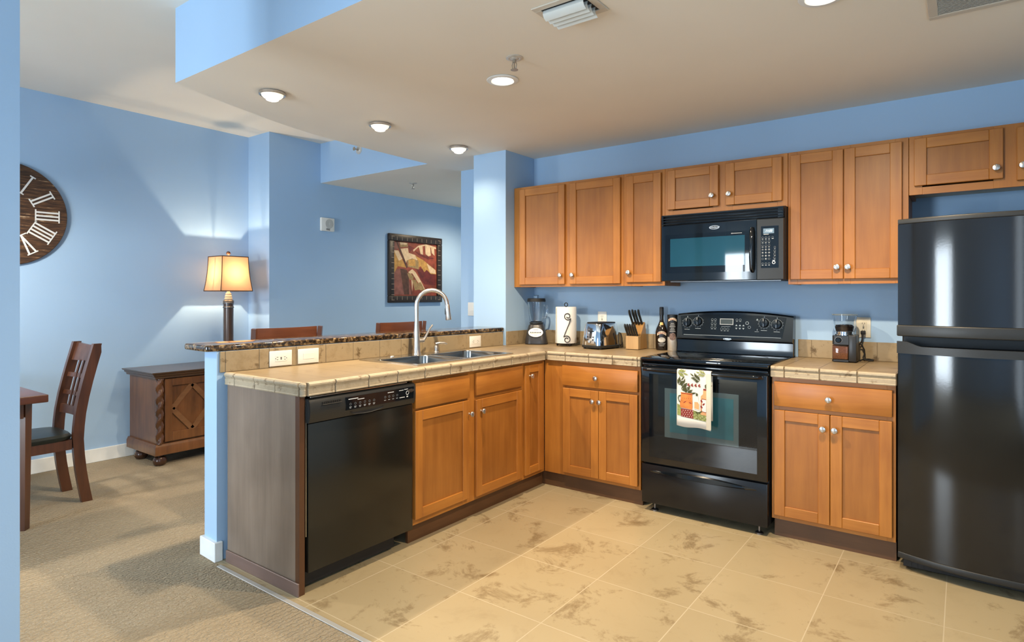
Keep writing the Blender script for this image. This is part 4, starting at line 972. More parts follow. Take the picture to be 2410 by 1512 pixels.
curved_label(mb, WR(.100, .0425), .0425, arc); lb = mb.build('label', CREAML, t_)
mb = MB(); mb.text('BAILEYS', .0165, WR(.119, .0431), .0002, .0003, wrap=.0431); mb.build('lettering', REDL, lb)
mb = MB(); curved_label(mb, WR(.072, .0422), .0424, [(.027*math.cos(2*PI*k/20), .018*math.sin(2*PI*k/20)) for k in range(20)]); mb.build('oval_picture', plain('pale label oval', (.52, .50, .46), .6, var=.3, nscale=60), lb)
mb = MB()
for k, wd in enumerate((.05, .04, .03)): curved_label(mb, WR(.046-.008*k, .0423), .0424, [(-wd/2, 0), (wd/2, 0), (wd/2, .0028), (-wd/2, .0028)])
mb.build('small_print', plain('silver print', (.4, .4, .4), .5, var=0), lb)
mb = MB(); curved_label(mb, LBT @ Matrix.Rotation(dl, 4, 'Z') @ frame((0, 0, .170), (1, 0, 0), (0, .45, .89), (0, -.89, .45)), .030, [(-.012, -.010), (.012, -.010), (.010, .010), (-.010, .010)]); mb.build('gold_seal', GOLD, t_)
# gift tin
ox, oy = .803, -.068
t_ = thing('gift_tin', 'tall black and silver gift tin beside the range', 'tin', (ox, oy, ZK))
LBT = Matrix.Translation((ox, oy, ZK)); dl = math.atan2(CAM[0]-ox, -(CAM[1]-oy))
mb = MB(LBT); mb.lathe([(.0335, 0), (.0345, .002), (.0345, .095)], 32); mb.mat(1); mb.lathe([(.0345, .0952), (.0345, .232)], 32); mb.build('can', [plain('silver tin', (.56, .52, .46), .35, .5, var=.12, nscale=25), plain('black printed tin', (.012, .012, .013), .3, var=0)], t_)
mb = MB(LBT); mb.lathe([(.0355, .2322), (.0355, .246), (.034, .248), (0, .248)], 32); mb.build('lid', plain('dark tin lid', (.03, .03, .03), .3, .5, var=0), t_)
mb = MB(); curved_label(mb, WR(.200, .0345), .0347, [(x*.9, y*.85) for x, y in arc]); lb = mb.build('label', CREAML, t_)
mb = MB(); mb.text('BAILEYS', .014, WR(.2165, .0352), .0002, .0003, wrap=.0352); mb.build('lettering', REDL, lb)
mb = MB()
for k in range(6): curved_label(mb, WR(.186-.011*k, .0345), .0347, [(-.012-.004*(k % 3), 0), (.012+.004*(k % 3), 0), (.012+.004*(k % 3), .0045), (-.012-.004*(k % 3), .0045)])
mb.build('small_print', plain('grey tin print', (.36, .35, .33), .5, var=0), lb)
mb = MB(); curved_label(mb, WR(.098, .0345), .0347, [(.024*math.cos(2*PI*k/16), .026*math.sin(2*PI*k/16)) for k in range(16)]); mb.build('picture', plain('brown tin picture', (.17, .11, .09), .5, var=.6, nscale=90), t_)
# coffee grinder
gx, gy = 1.868, -.140
t_ = thing('coffee_grinder', 'black burr coffee grinder with bean hopper and ground coffee on the right counter', 'coffee grinder', (gx, gy, ZK))
LG = Matrix.Translation((gx, gy, ZK))
mb = MB(LG); mb.box(.022, .062, -.060, .060, .004, .155, .006, 2); mb.prism([(-.060, -.050), (-.050, -.060), (.023, -.060), (.023, .060), (-.050, .060), (-.060, .050)], .100, .150); mb.prism([(-.062, -.052), (-.052, -.062), (.023, -.062), (.023, .060), (-.050, .060), (-.060, .050)], .003, .014); body = mb.build('body', plain('dark grey grinder plastic', (.022, .023, .025), .33, var=.05), t_)
mb = MB(LG); mb.box(-.060, .0215, -.061, .056, .0145, .0985, .006, 2); cont = mb.build('grounds_bin', plain('smoked clear plastic', (.95, .92, .90), .03, trans=1, var=0), t_)
mb = MB(LG); mb.box(-.0575, .019, -.0585, .052, .0165, .090, .004, 2); mb.build('ground_coffee', plain('ground coffee', (.26, .10, .038), .9, var=.3, nscale=250), cont)
mb = MB(LG); mb.lathe([(.030, .150), (.052, .152), (.052, .158), (.046, .160), (.046, .172), (.05, .1735)], 28, Matrix.Translation((-.005, 0, 0))); mb.build('hopper_collar', CHROME, t_)
mb = MB(LG); mb.lathe([(.050, .174), (.055, .20), (.064, .262), (.064, .266), (.060, .2655), (.0605, .262), (.052, .20), (.047, .1755)], 32, Matrix.Translation((-.005, 0, 0)), False); hop = mb.build('hopper', GLASS, t_)
mb = MB(LG); mb.lathe([(.0455, .1765), (.050, .200), (.044, .206), (.02, .211), (0, .211)], 24, Matrix.Translation((-.005, 0, 0)))
for k in range(40):
    a = random.random()*2*PI; r_ = .044*math.sqrt(random.random()); mb.ball((-.005+r_*math.cos(a), r_*math.sin(a), .2075+.003*(1-r_/.044)), .0055, 8, .6)
o_ = mb.build('coffee_beans', plain('roasted beans', (.030, .016, .010), .4, var=.3, nscale=120), hop); o_['kind'] = 'stuff'
mb = MB(LG); mb.lathe([(.0645, .2665), (.066, .2675), (.066, .272), (.03, .275), (0, .275)], 32, Matrix.Translation((-.005, 0, 0))); mb.build('hopper_lid', plain('smoky lid', (.5, .55, .52), .08, trans=.7, var=0), t_)
FK = LG @ frame((-.028, -.0605, .125), (1, 0, 0), (0, 0, 1), (0, -1, 0))
mb = MB(FK); mb.lathe([(.016, 0), (.016, .006), (.012, .009), (0, .0092)], 20, None, False); kb = mb.build('dial', BLACKG, t_)
mb = MB(FK); ring(mb, 0, 0, .0175, .0185, 0, 24); mb.build('dial_marks', GREYM, kb)
# wall plates
def plate(name, label, M, wd, ht, kind, group=None, cat='outlet', pm=WHITEP):
    t_ = thing(name, label, cat, tuple(M.translation), group=group)
    mb = MB(M); mb.box(-wd/2, wd/2, -ht/2, ht/2, .0005, .0055, .002, 2); mb.build('cover_plate', pm, t_)
    mb = MB(M); mb2 = MB(M)
    hz = wd > ht; a, b_ = (.034, .0165) if hz else (.0165, .034)
    mb.box(-a, a, -b_, b_, .0057, .0075, .001)
    if kind == 'rocker':
        mb.build('rocker', pm, t_)
    else:
        for q in (-1, 1):
            c = (q*.021, 0) if hz else (0, q*.021)
            for s_ in (-1, 1):
                if hz: mb2.box(c[0]-.0045, c[0]+.0045, s_*.0062-.0012, s_*.0062+.0012, .0076, .0079)
                else: mb2.box(s_*.0062-.0012, s_*.0062+.0012, c[1]-.0045+.003, c[1]+.0045+.003, .0076, .0079)
            mb2.lathe([(.0024, .0076), (.0024, .0079)], 10, Matrix.Translation((c[0]+(.010*q if hz else 0), c[1]-(0 if hz else .0075), 0)))
        if kind == 'gfci': mb2.box(-.004, .004, -.006, -.001, .0076, .0082); mb2.box(-.004, .004, .001, .006, .0076, .0082)
        r_ = mb.build('receptacle', pm, t_); mb2.build('slots', SLOT, r_)
    return t_
PBF = PB @ frame((0, -.0105, 0), (1, 0, 0), (0, 0, 1), (0, -1, 0))
plate('outlet', 'horizontal white double outlet in the bar splash near its free end', PBF @ Matrix.Translation((.318, .972, 0)), .128, .080, 'gfci', 'outlets in the splash of the bar')
plate('light_switch', 'horizontal white rocker switch in the bar splash beside the outlet', PBF @ Matrix.Translation((.482, .972, 0)), .128, .080, 'rocker', cat='switch')
plate('outlet', 'white outlet in the bar splash right of the faucet', PBF @ Matrix.Translation((1.832, .972, 0)), .118, .080, 'outlet', 'outlets in the splash of the bar')
plate('outlet', 'white wall outlet behind the toaster', BACKF(.226, 0, 1.125), .074, .118, 'gfci')
plate('outlet', 'ivory wall outlet with a black plug behind the coffee grinder', BACKF(1.942, 0, 1.118), .074, .118, 'gfci', pm=plain('ivory plastic', (.72, .68, .56), .4, var=0))
plate('light_switch', 'white switch plate on the narrow wall face left of the pillar', BACKF(-1.055, .01, 1.185), .12, .118, 'rocker', cat='switch')
t_ = thing('power_cord', 'black power cord with plug from coffee grinder to the wall outlet', 'cord', (1.942, -.008, 1.09))
mb = MB(); mb.box(1.930, 1.954, -.034, -.0082, 1.078, 1.100, .004, 2); mb.build('plug', BLACKM, t_)
mb = MB(); zz = ZK+.0045
mb.tube([(1.942, -.030, 1.080), (1.941, -.036, 1.060), (1.936, -.040, 1.035), (1.925, -.035, 1.020), (1.917, -.040, 1.012), (1.925, -.048, 1.022), (1.938, -.044, 1.018), (1.950, -.040, .99), (1.952, -.042, .965), (1.945, -.046, .945), (1.951, -.054, zz+.004), (1.975, -.060, zz), (1.995, -.052, zz), (1.997, -.040, zz+.003), (1.975, -.034, zz+.006), (1.950, -.050, zz+.006), (1.938, -.075, zz+.002), (1.934, -.088, zz)], .0042, 8); mb.build('cable', BLACKM, t_)

# ------------------------------------------------------------------ bar stools beyond the bar
def stool():
    t_ = thing('bar_stool', 'cherry wood bar stool nearest the table lamp, backrest showing above the bar', 'bar stool', (0, 0, 0), group='bar stools behind the bar')
    mb = MB(); mb.box(-.20, .20, -.20, .20, .70, .735, .012, 3); mb.build('seat', LEATHER, t_)
    mb = MB(); mb.box(-.195, .195, -.195, .195, .645, .6995, .004); mb.build('seat_frame', DWOOD, t_)
    # back (towards -x) with curved top rail between two posts
    for s_ in (-1, 1):
        mb = MB(); mb.tube([(-.185, s_*.205, 0), (-.180, s_*.208, .35), (-.178, s_*.212, .72), (-.200, s_*.218, .95), (-.218, s_*.222, 1.108)], [.019, .021, .022, .021, .019], 4); mb.build('rear_leg', DWOOD, t_)
        mb = MB(); mb.tube([(.180, s_*.190, 0), (.178, s_*.188, .644)], [.017, .021], 4); mb.build('front_leg', DWOOD, t_)
    def rail(z0, z1, nm, th=.020):
        mb = MB(); n = 12; vs_ = []; fs = []
        for k in range(n+1):
            y = -.203+.406*k/n; x = -.207-.012*(1-(2*k/n-1)**2)-.10*(z0-1.0); cr = .002*(1-(2*k/n-1)**2)
            vs_ += [(x, y, z0), (x+th, y, z0), (x+th, y, z1-cr), (x, y, z1-cr)]
        for k in range(n):
            for q in range(4): l = (q+1) % 4; fs.append((k*4+q, k*4+l, (k+1)*4+l, (k+1)*4+q))
        fs.append([0, 1, 2, 3]); fs.append([n*4+q for q in range(4)])
        mb._add(vs_, fs); return mb.build(nm, DWOODY, t_)
    rail(1.02, 1.108, 'top_rail'); rail(.80, .85, 'lower_rail')
    for k in range(3):
        y = -.10+.10*k; mb = MB(); mb.tube([(-.205, y, .845), (-.222, y, 1.025)], .014, 6, flat=.5); mb.build('back_slat', DWOOD, t_)
    for z, a in ((.20, 'x'), (.30, 'y')):
        for s_ in (-1, 1):
            mb = MB(); mb.tube([(-.18, s_*.19, z), (.178, s_*.19, z)] if a == 'x' else [(s_*.178, -.19, z), (s_*.178, .19, z)], .012, 6); mb.build('stretcher', DWOOD, t_)
    return t_
st = stool(); st.rotation_euler = (0, 0, math.radians(180-3)); st.location = (-1.16, -1.879, 0)
dup(st, (-1.16, -.93, 0), None, 'cherry wood bar stool behind the faucet, nearer the framed picture')

# ------------------------------------------------------------------ dining corner
TZ = .76
t_ = thing('dining_table', 'dark wood dining table reaching out from behind the near wall', 'table', (-2.27, -3.5, 0))
mb = MB(); mb.box(-2.90, -1.632, -4.10, -2.922, TZ-.042, TZ, .004, 2); mb.build('tabletop', DWOODY, t_)
mb = MB(); mb.box(-2.82, -1.72, -3.03, -3.01, TZ-.13, TZ-.0425); mb.box(-2.82, -1.72, -4.02, -4.00, TZ-.13, TZ-.0425); mb.box(-1.745, -1.725, -4.0, -3.03, TZ-.13, TZ-.0425); mb.box(-2.82, -2.80, -4.0, -3.03, TZ-.13, TZ-.0425); mb.build('apron', DWOOD, t_)
for x_ in (-1.79, -2.76):
    for y_ in (-2.995, -4.03):
        mb = MB(); mb.tube([(x_, y_, 0), (x_, y_, TZ-.0425)], [.030, .042], 4); mb.build('leg', DWOOD, t_)
# chair: built facing -y with its rear legs at y = -2.6
CXC = -2.235
t_ = thing('dining_chair', 'dark wood dining chair with lattice back and black leather seat', 'chair', (CXC, -2.80, 0))
hw = .172
def post_y(z): 
    P_ = [(0, -2.600), (.10, -2.618), (.25, -2.640), (.42, -2.650), (.60, -2.632), (.80, -2.588), (1.0, -2.535)]
    for (a, ya), (b_, yb) in zip(P_, P_[1:]):
        if z <= b_: return ya+(yb-ya)*(z-a)/(b_-a)
    return -2.535
def strip(mb, x0, x1, zs_, d0, d1, top_round=False):
    vs_ = []; fs = []; n = len(zs_)
    for z in zs_: y = post_y(z); d = d0 if not callable(d0) else d0(z); vs_ += [(x0, y-d1, z), (x1, y-d1, z), (x1, y+d, z), (x0, y+d, z)]
    for k in range(n-1):
        for q in range(4): l = (q+1) % 4; fs.append((k*4+q, k*4+l, (k+1)*4+l, (k+1)*4+q))
    fs.append([0, 1, 2, 3]); fs.append([(n-1)*4+q for q in range(4)])
    return mb._add(vs_, fs)
for s_ in (-1, 1):
    mb = MB(); strip(mb, CXC+s_*hw-.017, CXC+s_*hw+.017, [0, .05, .12, .20, .30, .40, .48, .56, .66, .76, .86, .94, .982, .996], lambda z: .030 if z < .98 else .018, .028); mb.build('rear_leg', DWOOD, t_)
    mb = MB(); mb.box(CXC+s_*hw-.02, CXC+s_*hw+.02, -3.06, -3.02, 0, .405, .003); mb.build('front_leg', DWOOD, t_)
ix0, ix1 = CXC-hw+.0175, CXC+hw-.0175
def cross(z0, z1, nm, th=.014, cur=.018):
    mb = MB(); n = 10; vs_ = []; fs = []
    for k in range(n+1):
        u = k/n; x = ix0+(ix1-ix0)*u; dy = cur*(1-(2*u-1)**2)
        for z, s_ in ((z0, -1), (z0, 1), (z1, 1), (z1, -1)): vs_.append((x, post_y(z)+dy+s_*th/2, z-(.012*(1-(2*u-1)**2) if (z == z1 and nm == 'top_rail') else 0)))
    for k in range(n):
        for q in range(4): l = (q+1) % 4; fs.append((k*4+q, k*4+l, (k+1)*4+l, (k+1)*4+q))
    fs.append([0, 1, 2, 3]); fs.append([n*4+q for q in range(4)])
    mb._add(vs_, fs); return mb.build(nm, DWOOD, t_)
cross(.875, .990, 'top_rail', .018, .022); cross(.535, .59, 'lower_rail'); cross(.768, .795, 'lattice_bar'); cross(.655, .680, 'lattice_bar')
for k in range(3):
    x = CXC-.055+.055*k; dy = .018*(1-((x-ix0)/(ix1-ix0)*2-1)**2)
    mb = MB(); vs_ = []; fs = []; zz_ = [.588, .66, .72, .80, .880]
    for z in zz_: y = post_y(z)+dy; vs_ += [(x-.011, y-.010, z), (x+.011, y-.010, z), (x+.011, y-.0005, z), (x-.011, y-.0005, z)]
    for q0 in range(4):
        for q in range(4): l = (q+1) % 4; fs.append((q0*4+q, q0*4+l, (q0+1)*4+l, (q0+1)*4+q))
    fs.append([0, 1, 2, 3]); fs.append([16+q for q in range(4)]); mb._add(vs_, fs); mb.build('back_slat', DWOOD, t_)
mb = MB(); mb.box(CXC-hw+.019, CXC+hw-.019, -2.685, -2.665, .345, .405); mb.box(CXC-hw+.022, CXC+hw-.022, -3.05, -3.03, .345, .405); mb.box(CXC-hw-.014, CXC-hw+.010, -3.018, -2.682, .345, .405); mb.box(CXC+hw-.010, CXC+hw+.014, -3.018, -2.682, .345, .405); mb.build('seat_frame', DWOOD, t_)
mb = MB(); squircle(mb, [(.190, .200, .4055), (.198, .206, .418), (.198, .206, .430), (.185, .195, .444), (.12, .13, .452), (.05, .06, .454)], Matrix.Translation((CXC, -2.868, 0)), 40, 5); mb.build('seat', LEATHER, t_)
# walnut chest
t_ = thing('sideboard', 'walnut chest with twisted corner posts and diamond panelled doors', 'chest', (-2.75, -1.5, 0))
HX0, HX1, HY0, HY1 = -3.005, -2.505, -1.995, -1.03
mb = MB(); mb.box(HX0, HX1-.02, HY0+.012, HY1-.012, .165, .672, .002); mb.build('body', CHESTW, t_)
mb = MB(); mb.sweep([(-.02, 0), (.012, 0), (.014, .012), (.028, .022), (.030, .032), (.044, .040), (.048, .050), (-.02, .050)], [((HX0, HY0, .672), (0, -1)), ((HX1, HY0, .672), (1, -1)), ((HX1, HY1, .672), (1, 1)), ((HX0, HY1, .672), (0, 1))]); mb.box(HX0, HX1, HY0, HY1, .6725, .7215); mb.build('top', CHESTX, t_)
mb = MB(); mb.sweep([(-.02, 0), (.012, 0), (.012, .060), (.006, .070), (.002, .082), (-.02, .082)], [((HX0, HY0, .086), (0, -1)), ((HX1, HY0, .086), (1, -1)), ((HX1, HY1, .086), (1, 1)), ((HX0, HY1, .086), (0, 1))]); mb.box(HX0, HX1-.005, HY0+.005, HY1-.005, .0865, .1645); mb.build('plinth', CHESTW, t_)
for x_ in (HX1-.045, HX0+.13):
    for y_ in (HY0+.045, HY1-.045):
        mb = MB(); mb.lathe([(.030, 0), (.040, .006), (.048, .022), (.048, .044), (.038, .064), (.024, .070), (.030, .0855)], 20, Matrix.Translation((x_, y_, 0))); mb.build('bun_foot', plain('dark turned wood', (.055, .022, .010), .25, var=.2, coat=.3), t_)
for y_ in (HY0+.030, HY1-.030):
    mb = MB(); n = 72; vs_ = []; fs = []; sg = 16
    for k in range(n+1):
        z = .170+.498*k/n; tw_ = z*2*PI/.092
        for q in range(sg): a = 2*PI*q/sg; r_ = .0245+.0055*math.cos(2*(a)-tw_*1.0); vs_.append((HX1-.012+r_*math.cos(a)*.9, y_+r_*math.sin(a), z))
    for k in range(n):
        for q in range(sg): l = (q+1) % sg; fs.append((k*sg+q, k*sg+l, (k+1)*sg+l, (k+1)*sg+q))
    fs.append(list(range(sg))[::-1]); fs.append([n*sg+q for q in range(sg)]); mb._add(vs_, fs); mb.build('twisted_post', wood('twist post wood', 2, (.05, .02, .008), (.15, .06, .024), .25, .4), t_)
ymid = (HY0+HY1)/2
for y0_, y1_, kq in ((HY0+.062, ymid-.003, 1), (ymid+.003, HY1-.062, 0)):
    MD = PENF(HX1-.0195, 0, 0)
    mb = MB(MD); f_ = .055; z0_, z1_ = .180, .662
    mb.box(y0_, y0_+f_, z0_, z1_, .0005, .022, .002); mb.box(y1_-f_, y1_, z0_, z1_, .0005, .022, .002); mb.box(y0_+f_, y1_-f_, z0_, z0_+.07, .0005, .0215, .002); mb.box(y0_+f_, y1_-f_, z1_-f_, z1_, .0005, .0215, .002); mb.box(y0_+f_-.003, y1_-f_+.003, z0_+.065, z1_-f_+.003, .0005, .006)
    d = mb.build('door', CHESTW, t_)
    a0, a1, b0, b1 = y0_+f_, y1_-f_, z0_+.07, z1_-f_; cu_, cv_ = (a0+a1)/2, (b0+b1)/2
    mb = MB(MD)
    for (p, q) in (((a0, cv_), (cu_, b1)), ((cu_, b1), (a1, cv_)), ((a1, cv_), (cu_, b0)), ((cu_, b0), (a0, cv_))):
        dv = Vector((q[0]-p[0], q[1]-p[1], 0)); nn = Vector((-dv.y, dv.x, 0)).normalized()*.019
        mb.prism([(p[0]+nn.x, p[1]+nn.y), (p[0]-nn.x, p[1]-nn.y), (q[0]-nn.x, q[1]-nn.y), (q[0]+nn.x, q[1]+nn.y)], .0062, .018)
    mb.build('diamond_molding', wood('chest molding', 1, (.10, .045, .018), (.26, .12, .05), .3, .3), d)
    mb = MB(MD); ky_ = y1_-.028 if kq else y0_+.028; mb.lathe([(.006, .0222), (.006, .034), (.013, .040), (.011, .048), (0, .050)], 16, Matrix.Translation((ky_, cv_, 0)), False); mb.build('knob', plain('dark iron knob', (.03, .025, .02), .35, .8, var=0), d)
# table lamp
lx, ly, lz = -2.79, -1.277, .7225
t_ = thing('table_lamp', 'lit table lamp with a square flared cream shade on the walnut chest', 'table lamp', (lx, ly, lz))
LL = Matrix.Translation((lx, ly, 0))
BRZ = wood('mottled bronze column', 2, (.020, .014, .012), (.12, .065, .035), .25, .3)
mb = MB(LL); mb.box(-.075, .075, -.075, .075, lz, lz+.018, .004, 2); mb.lathe([(.060, lz+.0185), (.058, lz+.03), (.048, lz+.042), (.044, lz+.055)], 24); mb.build('base', plain('dark bronze', (.03, .025, .022), .3, .6, var=.1), t_)
mb = MB(LL); mb.lathe([(.0415, lz+.056), (.0415, 1.246)], 12); mb.build('column', BRZ, t_)
PEW = plain('pewter band', (.16, .16, .16), .3, .8, var=.1)
for z in (lz+.060, lz+.17, 1.195, 1.232): mb = MB(LL); mb.lathe([(.0425, z), (.0455, z+.004), (.0455, z+.010), (.0425, z+.014)], 24, None, False); mb.build('band', PEW, t_)
mb = MB(LL); mb.lathe([(.044, 1.2465), (.046, 1.255), (.036, 1.268)], 24); mb.build('column_cap', PEW, t_)
mb = MB(LL); mb.lathe([(.030, 1.2685), (.035, 1.278), (.027, 1.288), (.031, 1.298), (.023, 1.310), (.026, 1.320), (.016, 1.330), (.012, 1.340), (.012, 1.40)], 20); mb.build('neck', plain('cream neck', (.55, .45, .32), .35, var=.05), t_)
mb = MB(LL); mb.lathe([(0, 1.415), (.018, 1.421), (.026, 1.440), (.026, 1.458), (.016, 1.474), (.0, 1.478)], 16, None, False); mb.lathe([(.013, 1.401), (.013, 1.416)], 12); mb.build('bulb', BULB, t_)
mb = MB(LL); mb.tube([(0, -.014, 1.39), (0, -.055, 1.44), (0, -.058, 1.56), (0, 0, 1.648), (0, .058, 1.56), (0, .055, 1.44), (0, .014, 1.39)], .002, 6); mb.build('harp', NICKEL, t_)
mb = MB(LL); mb.lathe([(.004, 1.649), (.004, 1.658), (.010, 1.661)], 12); mb.ball((0, 0, 1.678), .018, 16); mb.build('finial', plain('bronze finial', (.20, .085, .045), .3, .6, var=.2), t_)
def sh_half(z): u = (1.645-z)/.300; return .117+.020*u**2.2+.006*u
zsl = [1.345+.300*k/10 for k in range(11)]
mb = MB(LL)
for ax in range(4):
    R4 = Matrix.Rotation(PI/2*ax, 4, 'Z'); vs_ = []
    for z in zsl: h = sh_half(z); vs_ += [R4 @ Vector((h, -h, z)), R4 @ Vector((h, h, z))]
    mb._add(vs_, [(k*2, k*2+1, k*2+3, k*2+2) for k in range(10)])
sh_ = mb.build('shade', SHADE, t_, 20)
mb = MB(LL)
for ax in range(4):
    R4 = Matrix.Rotation(PI/2*ax, 4, 'Z')
    mb.tube([R4 @ Vector((sh_half(z)+.001, sh_half(z)+.001, z)) for z in zsl], .0035, 6)
for z in (1.345, 1.645):
    h = sh_half(z)+.001; q = [(h, -h), (h, h), (-h, h), (-h, -h)]
    for a, b_ in zip(q, q[1:]+q[:1]): mb.tube([(a[0], a[1], z), (b_[0], b_[1], z)], .004, 6)
mb.build('shade_trim', plain('brown shade braid', (.06, .028, .012), .7, var=.1), sh_)
mb = MB(LL); mb.tube([(-.116, 0, 1.643), (.116, 0, 1.643)], .0018, 6); mb.tube([(0, -.116, 1.643), (0, .116, 1.643)], .0018, 6); mb.build('spider', NICKEL, sh_)
d = bpy.data.lights.new('lamp light', 'POINT'); d.energy = LAMP_W; d.color = (1, .78, .52); d.shadow_soft_size = .010
o = bpy.data.objects.new('lamp light', d); COL.objects.link(o); o.location = (lx, ly, 1.495)
# pendant over the dining table
t_ = thing('pendant_lamp', 'pendant lamp hanging over the dining table behind the near wall', 'pendant lamp', (-2.27, -3.5, ZH))
PL = Matrix.Translation((-2.27, -3.5, 0))
mb = MB(PL); mb.lathe([(.06, ZH-.0005), (.06, ZH-.02), (.01, ZH-.03)], 20); mb.cyl((0, 0, 1.98), (0, 0, ZH-.03), .006, seg=8); mb.build('stem', plain('dark bronze pendant', (.05, .035, .025), .4, .6, var=0), t_)
mb = MB(PL); mb.lathe([(.03, 1.98), (.05, 1.97), (.20, 1.83), (.20, 1.825), (.195, 1.825), (.045, 1.962), (.03, 1.972), (.03, 1.98)], 32, None, False); mb.build('lamp_shade', SHADE, t_)
mb = MB(PL); mb.ball((0, 0, 1.88), .035, 14); mb.build('bulb', BULB, t_)
d = bpy.data.lights.new('pendant light', 'POINT'); d.energy = 50; d.color = (1, .88, .72); d.shadow_soft_size = .05
o = bpy.data.objects.new('pendant light', d); COL.objects.link(o); o.location = (-2.27, -3.5, 1.80)
# wall clock
t_ = thing('wall_clock', 'large round rustic plank wall clock with white Roman numerals', 'clock', (XD, -2.775, 1.89))
CK = frame((XD+.001, -2.775, 1.89), (0, 1, 0), (0, 0, 1), (1, 0, 0))
mb = MB(CK); mb.lathe([(.371, 0), (.371, .022), (.368, .025), (0, .025)], 72, None, True); fc_ = mb.build('face', PLANK, t_, 30)
mb = MB(CK); 
for k in range(1, 7):
    v = -.371+.106*k; hw_ = math.sqrt(max(0, .371**2-v*v))-.006; mb.box(-hw_, hw_, v-.0012, v+.0012, .0251, .0254)
mb.build('plank_joints', plain('dark joint', (.010, .006, .004), .8, var=0), fc_)
WN = plain('white clock paint', (.72, .72, .70), .55, var=.03)
def numeral(s_, ang_):
    mb = MB(CK @ Matrix.Rotation(-ang_, 4, 'Z')); r0, r1 = .175, .318
    wid = {'I': .026, 'V': .060, 'X': .060}; tot = sum(wid[c] for c in s_); x = -tot/2
    for c in s_:
        w_ = wid[c]; xc = x+w_/2
        if c == 'I': mb.box(xc-.006, xc+.006, r0+.0045, r1-.0045, .0256, .0285)
        else:
            for q in (-1, 1):
                a, b_ = ((q*.022, r1-.004), (0, r0+.004)) if c == 'V' else ((q*.022, r1-.004), (-q*.022, r0+.004))
                mb.prism([(xc+a[0]-.006, a[1]), (xc+a[0]+.006, a[1]), (xc+b_[0]+.006, b_[1]), (xc+b_[0]-.006, b_[1])], .0256, .0284+(.0004 if q > 0 else 0))
        x += w_
    mb.box(-tot/2-.006, tot/2+.006, r0-.004, r0+.004, .0256, .0287); mb.box(-tot/2-.006, tot/2+.006, r1-.004, r1+.004, .0256, .0287)
    return mb.build('numeral', WN, t_)
for k, s_ in enumerate(['XII', 'I', 'II', 'III', 'IIII', 'V', 'VI', 'VII', 'VIII', 'IX', 'X', 'XI']): numeral(s_, 2*PI*k/12)
for a_, L_, nm in ((-1.2, .20, 'hour_hand'), (-2.6, .29, 'minute_hand')):
    mb = MB(CK @ Matrix.Rotation(-a_, 4, 'Z')); mb.prism([(-.006, -.03), (.006, -.03), (.009, L_*.7), (0, L_), (-.009, L_*.7)], .031 if nm[0] == 'h' else .034, .033 if nm[0] == 'h' else .036); mb.build(nm, BLACKM, t_)
mb = MB(CK); mb.lathe([(.014, .0255), (.014, .038), (0, .039)], 20, None, False); mb.build('hub', BLACKM, t_)
# framed picture on the hall wall
t_ = thing('framed_picture', 'painting of tan banana leaves on red in a dark ribbed frame', 'picture', (XP, .905, 1.60))
PK = frame((XP+.0005, .905, 1.610), (0, 1, 0), (0, 0, 1), (1, 0, 0)); PW, PH = .425, .385
FRM = plain('dark bamboo frame', (.022, .015, .011), .4, var=.2, nscale=30)
mb = MB(PK); fw_ = .078
mb.box(-PW, PW, PH-fw_, PH, 0, .035, .008, 2); mb.box(-PW, PW, -PH, -PH+fw_, 0, .035, .008, 2); mb.box(-PW, -PW+fw_, -PH+fw_, PH-fw_, 0, .034, .008, 2); mb.box(PW-fw_, PW, -PH+fw_, PH-fw_, 0, .034, .008, 2); fr_ = mb.build('frame', FRM, t_)
mb = MB(PK)
for k in range(13):
    v = -PH+.03+(2*PH-.06)*k/12
    for s_ in (-1, 1): mb.box(s_*(PW-.055)-.022, s_*(PW-.055)+.022, v-.003, v+.003, .0335, .0365, .001)
for k in range(11):
    u = -PW+.04+(2*PW-.08)*k/10
    for s_ in (-1, 1): mb.box(u-.003, u+.003, s_*(PH-.05)-.02, s_*(PH-.05)+.02, .0345, .0372, .001)
mb.build('frame_ribs', plain('worn frame rib', (.26, .20, .15), .5, var=.2), fr_)
CA = [plain('painted rust red', (.20, .042, .024), .6, var=.35, nscale=14), plain('painted ochre', (.40, .22, .055), .6, var=.25, nscale=30), plain('painted cream', (.56, .42, .27), .6, var=.15, nscale=30), plain('painted umber', (.065, .028, .018), .6, var=.3, nscale=25), plain('painted olive tan', (.25, .17, .075), .6, var=.3, nscale=30), plain('painted dark wine', (.11, .015, .014), .6, var=.4, nscale=20), plain('painted mauve brown', (.19, .072, .058), .6, var=.3, nscale=18)]
mb = MB(PK); dz[0] = .012
cw, ch = 2*(PW-fw_), 2*(PH-fw_)
mb.box(-PW+fw_, PW-fw_, -PH+fw_, PH-fw_, .002, .0118)
def art(poly, mi):
    mb.mat(mi); mb.prism([(-cw/2+u*cw, ch/2-v*ch) for u, v in poly], dz[0]-.0001, dz[0]+.0003); dz[0] += .00004
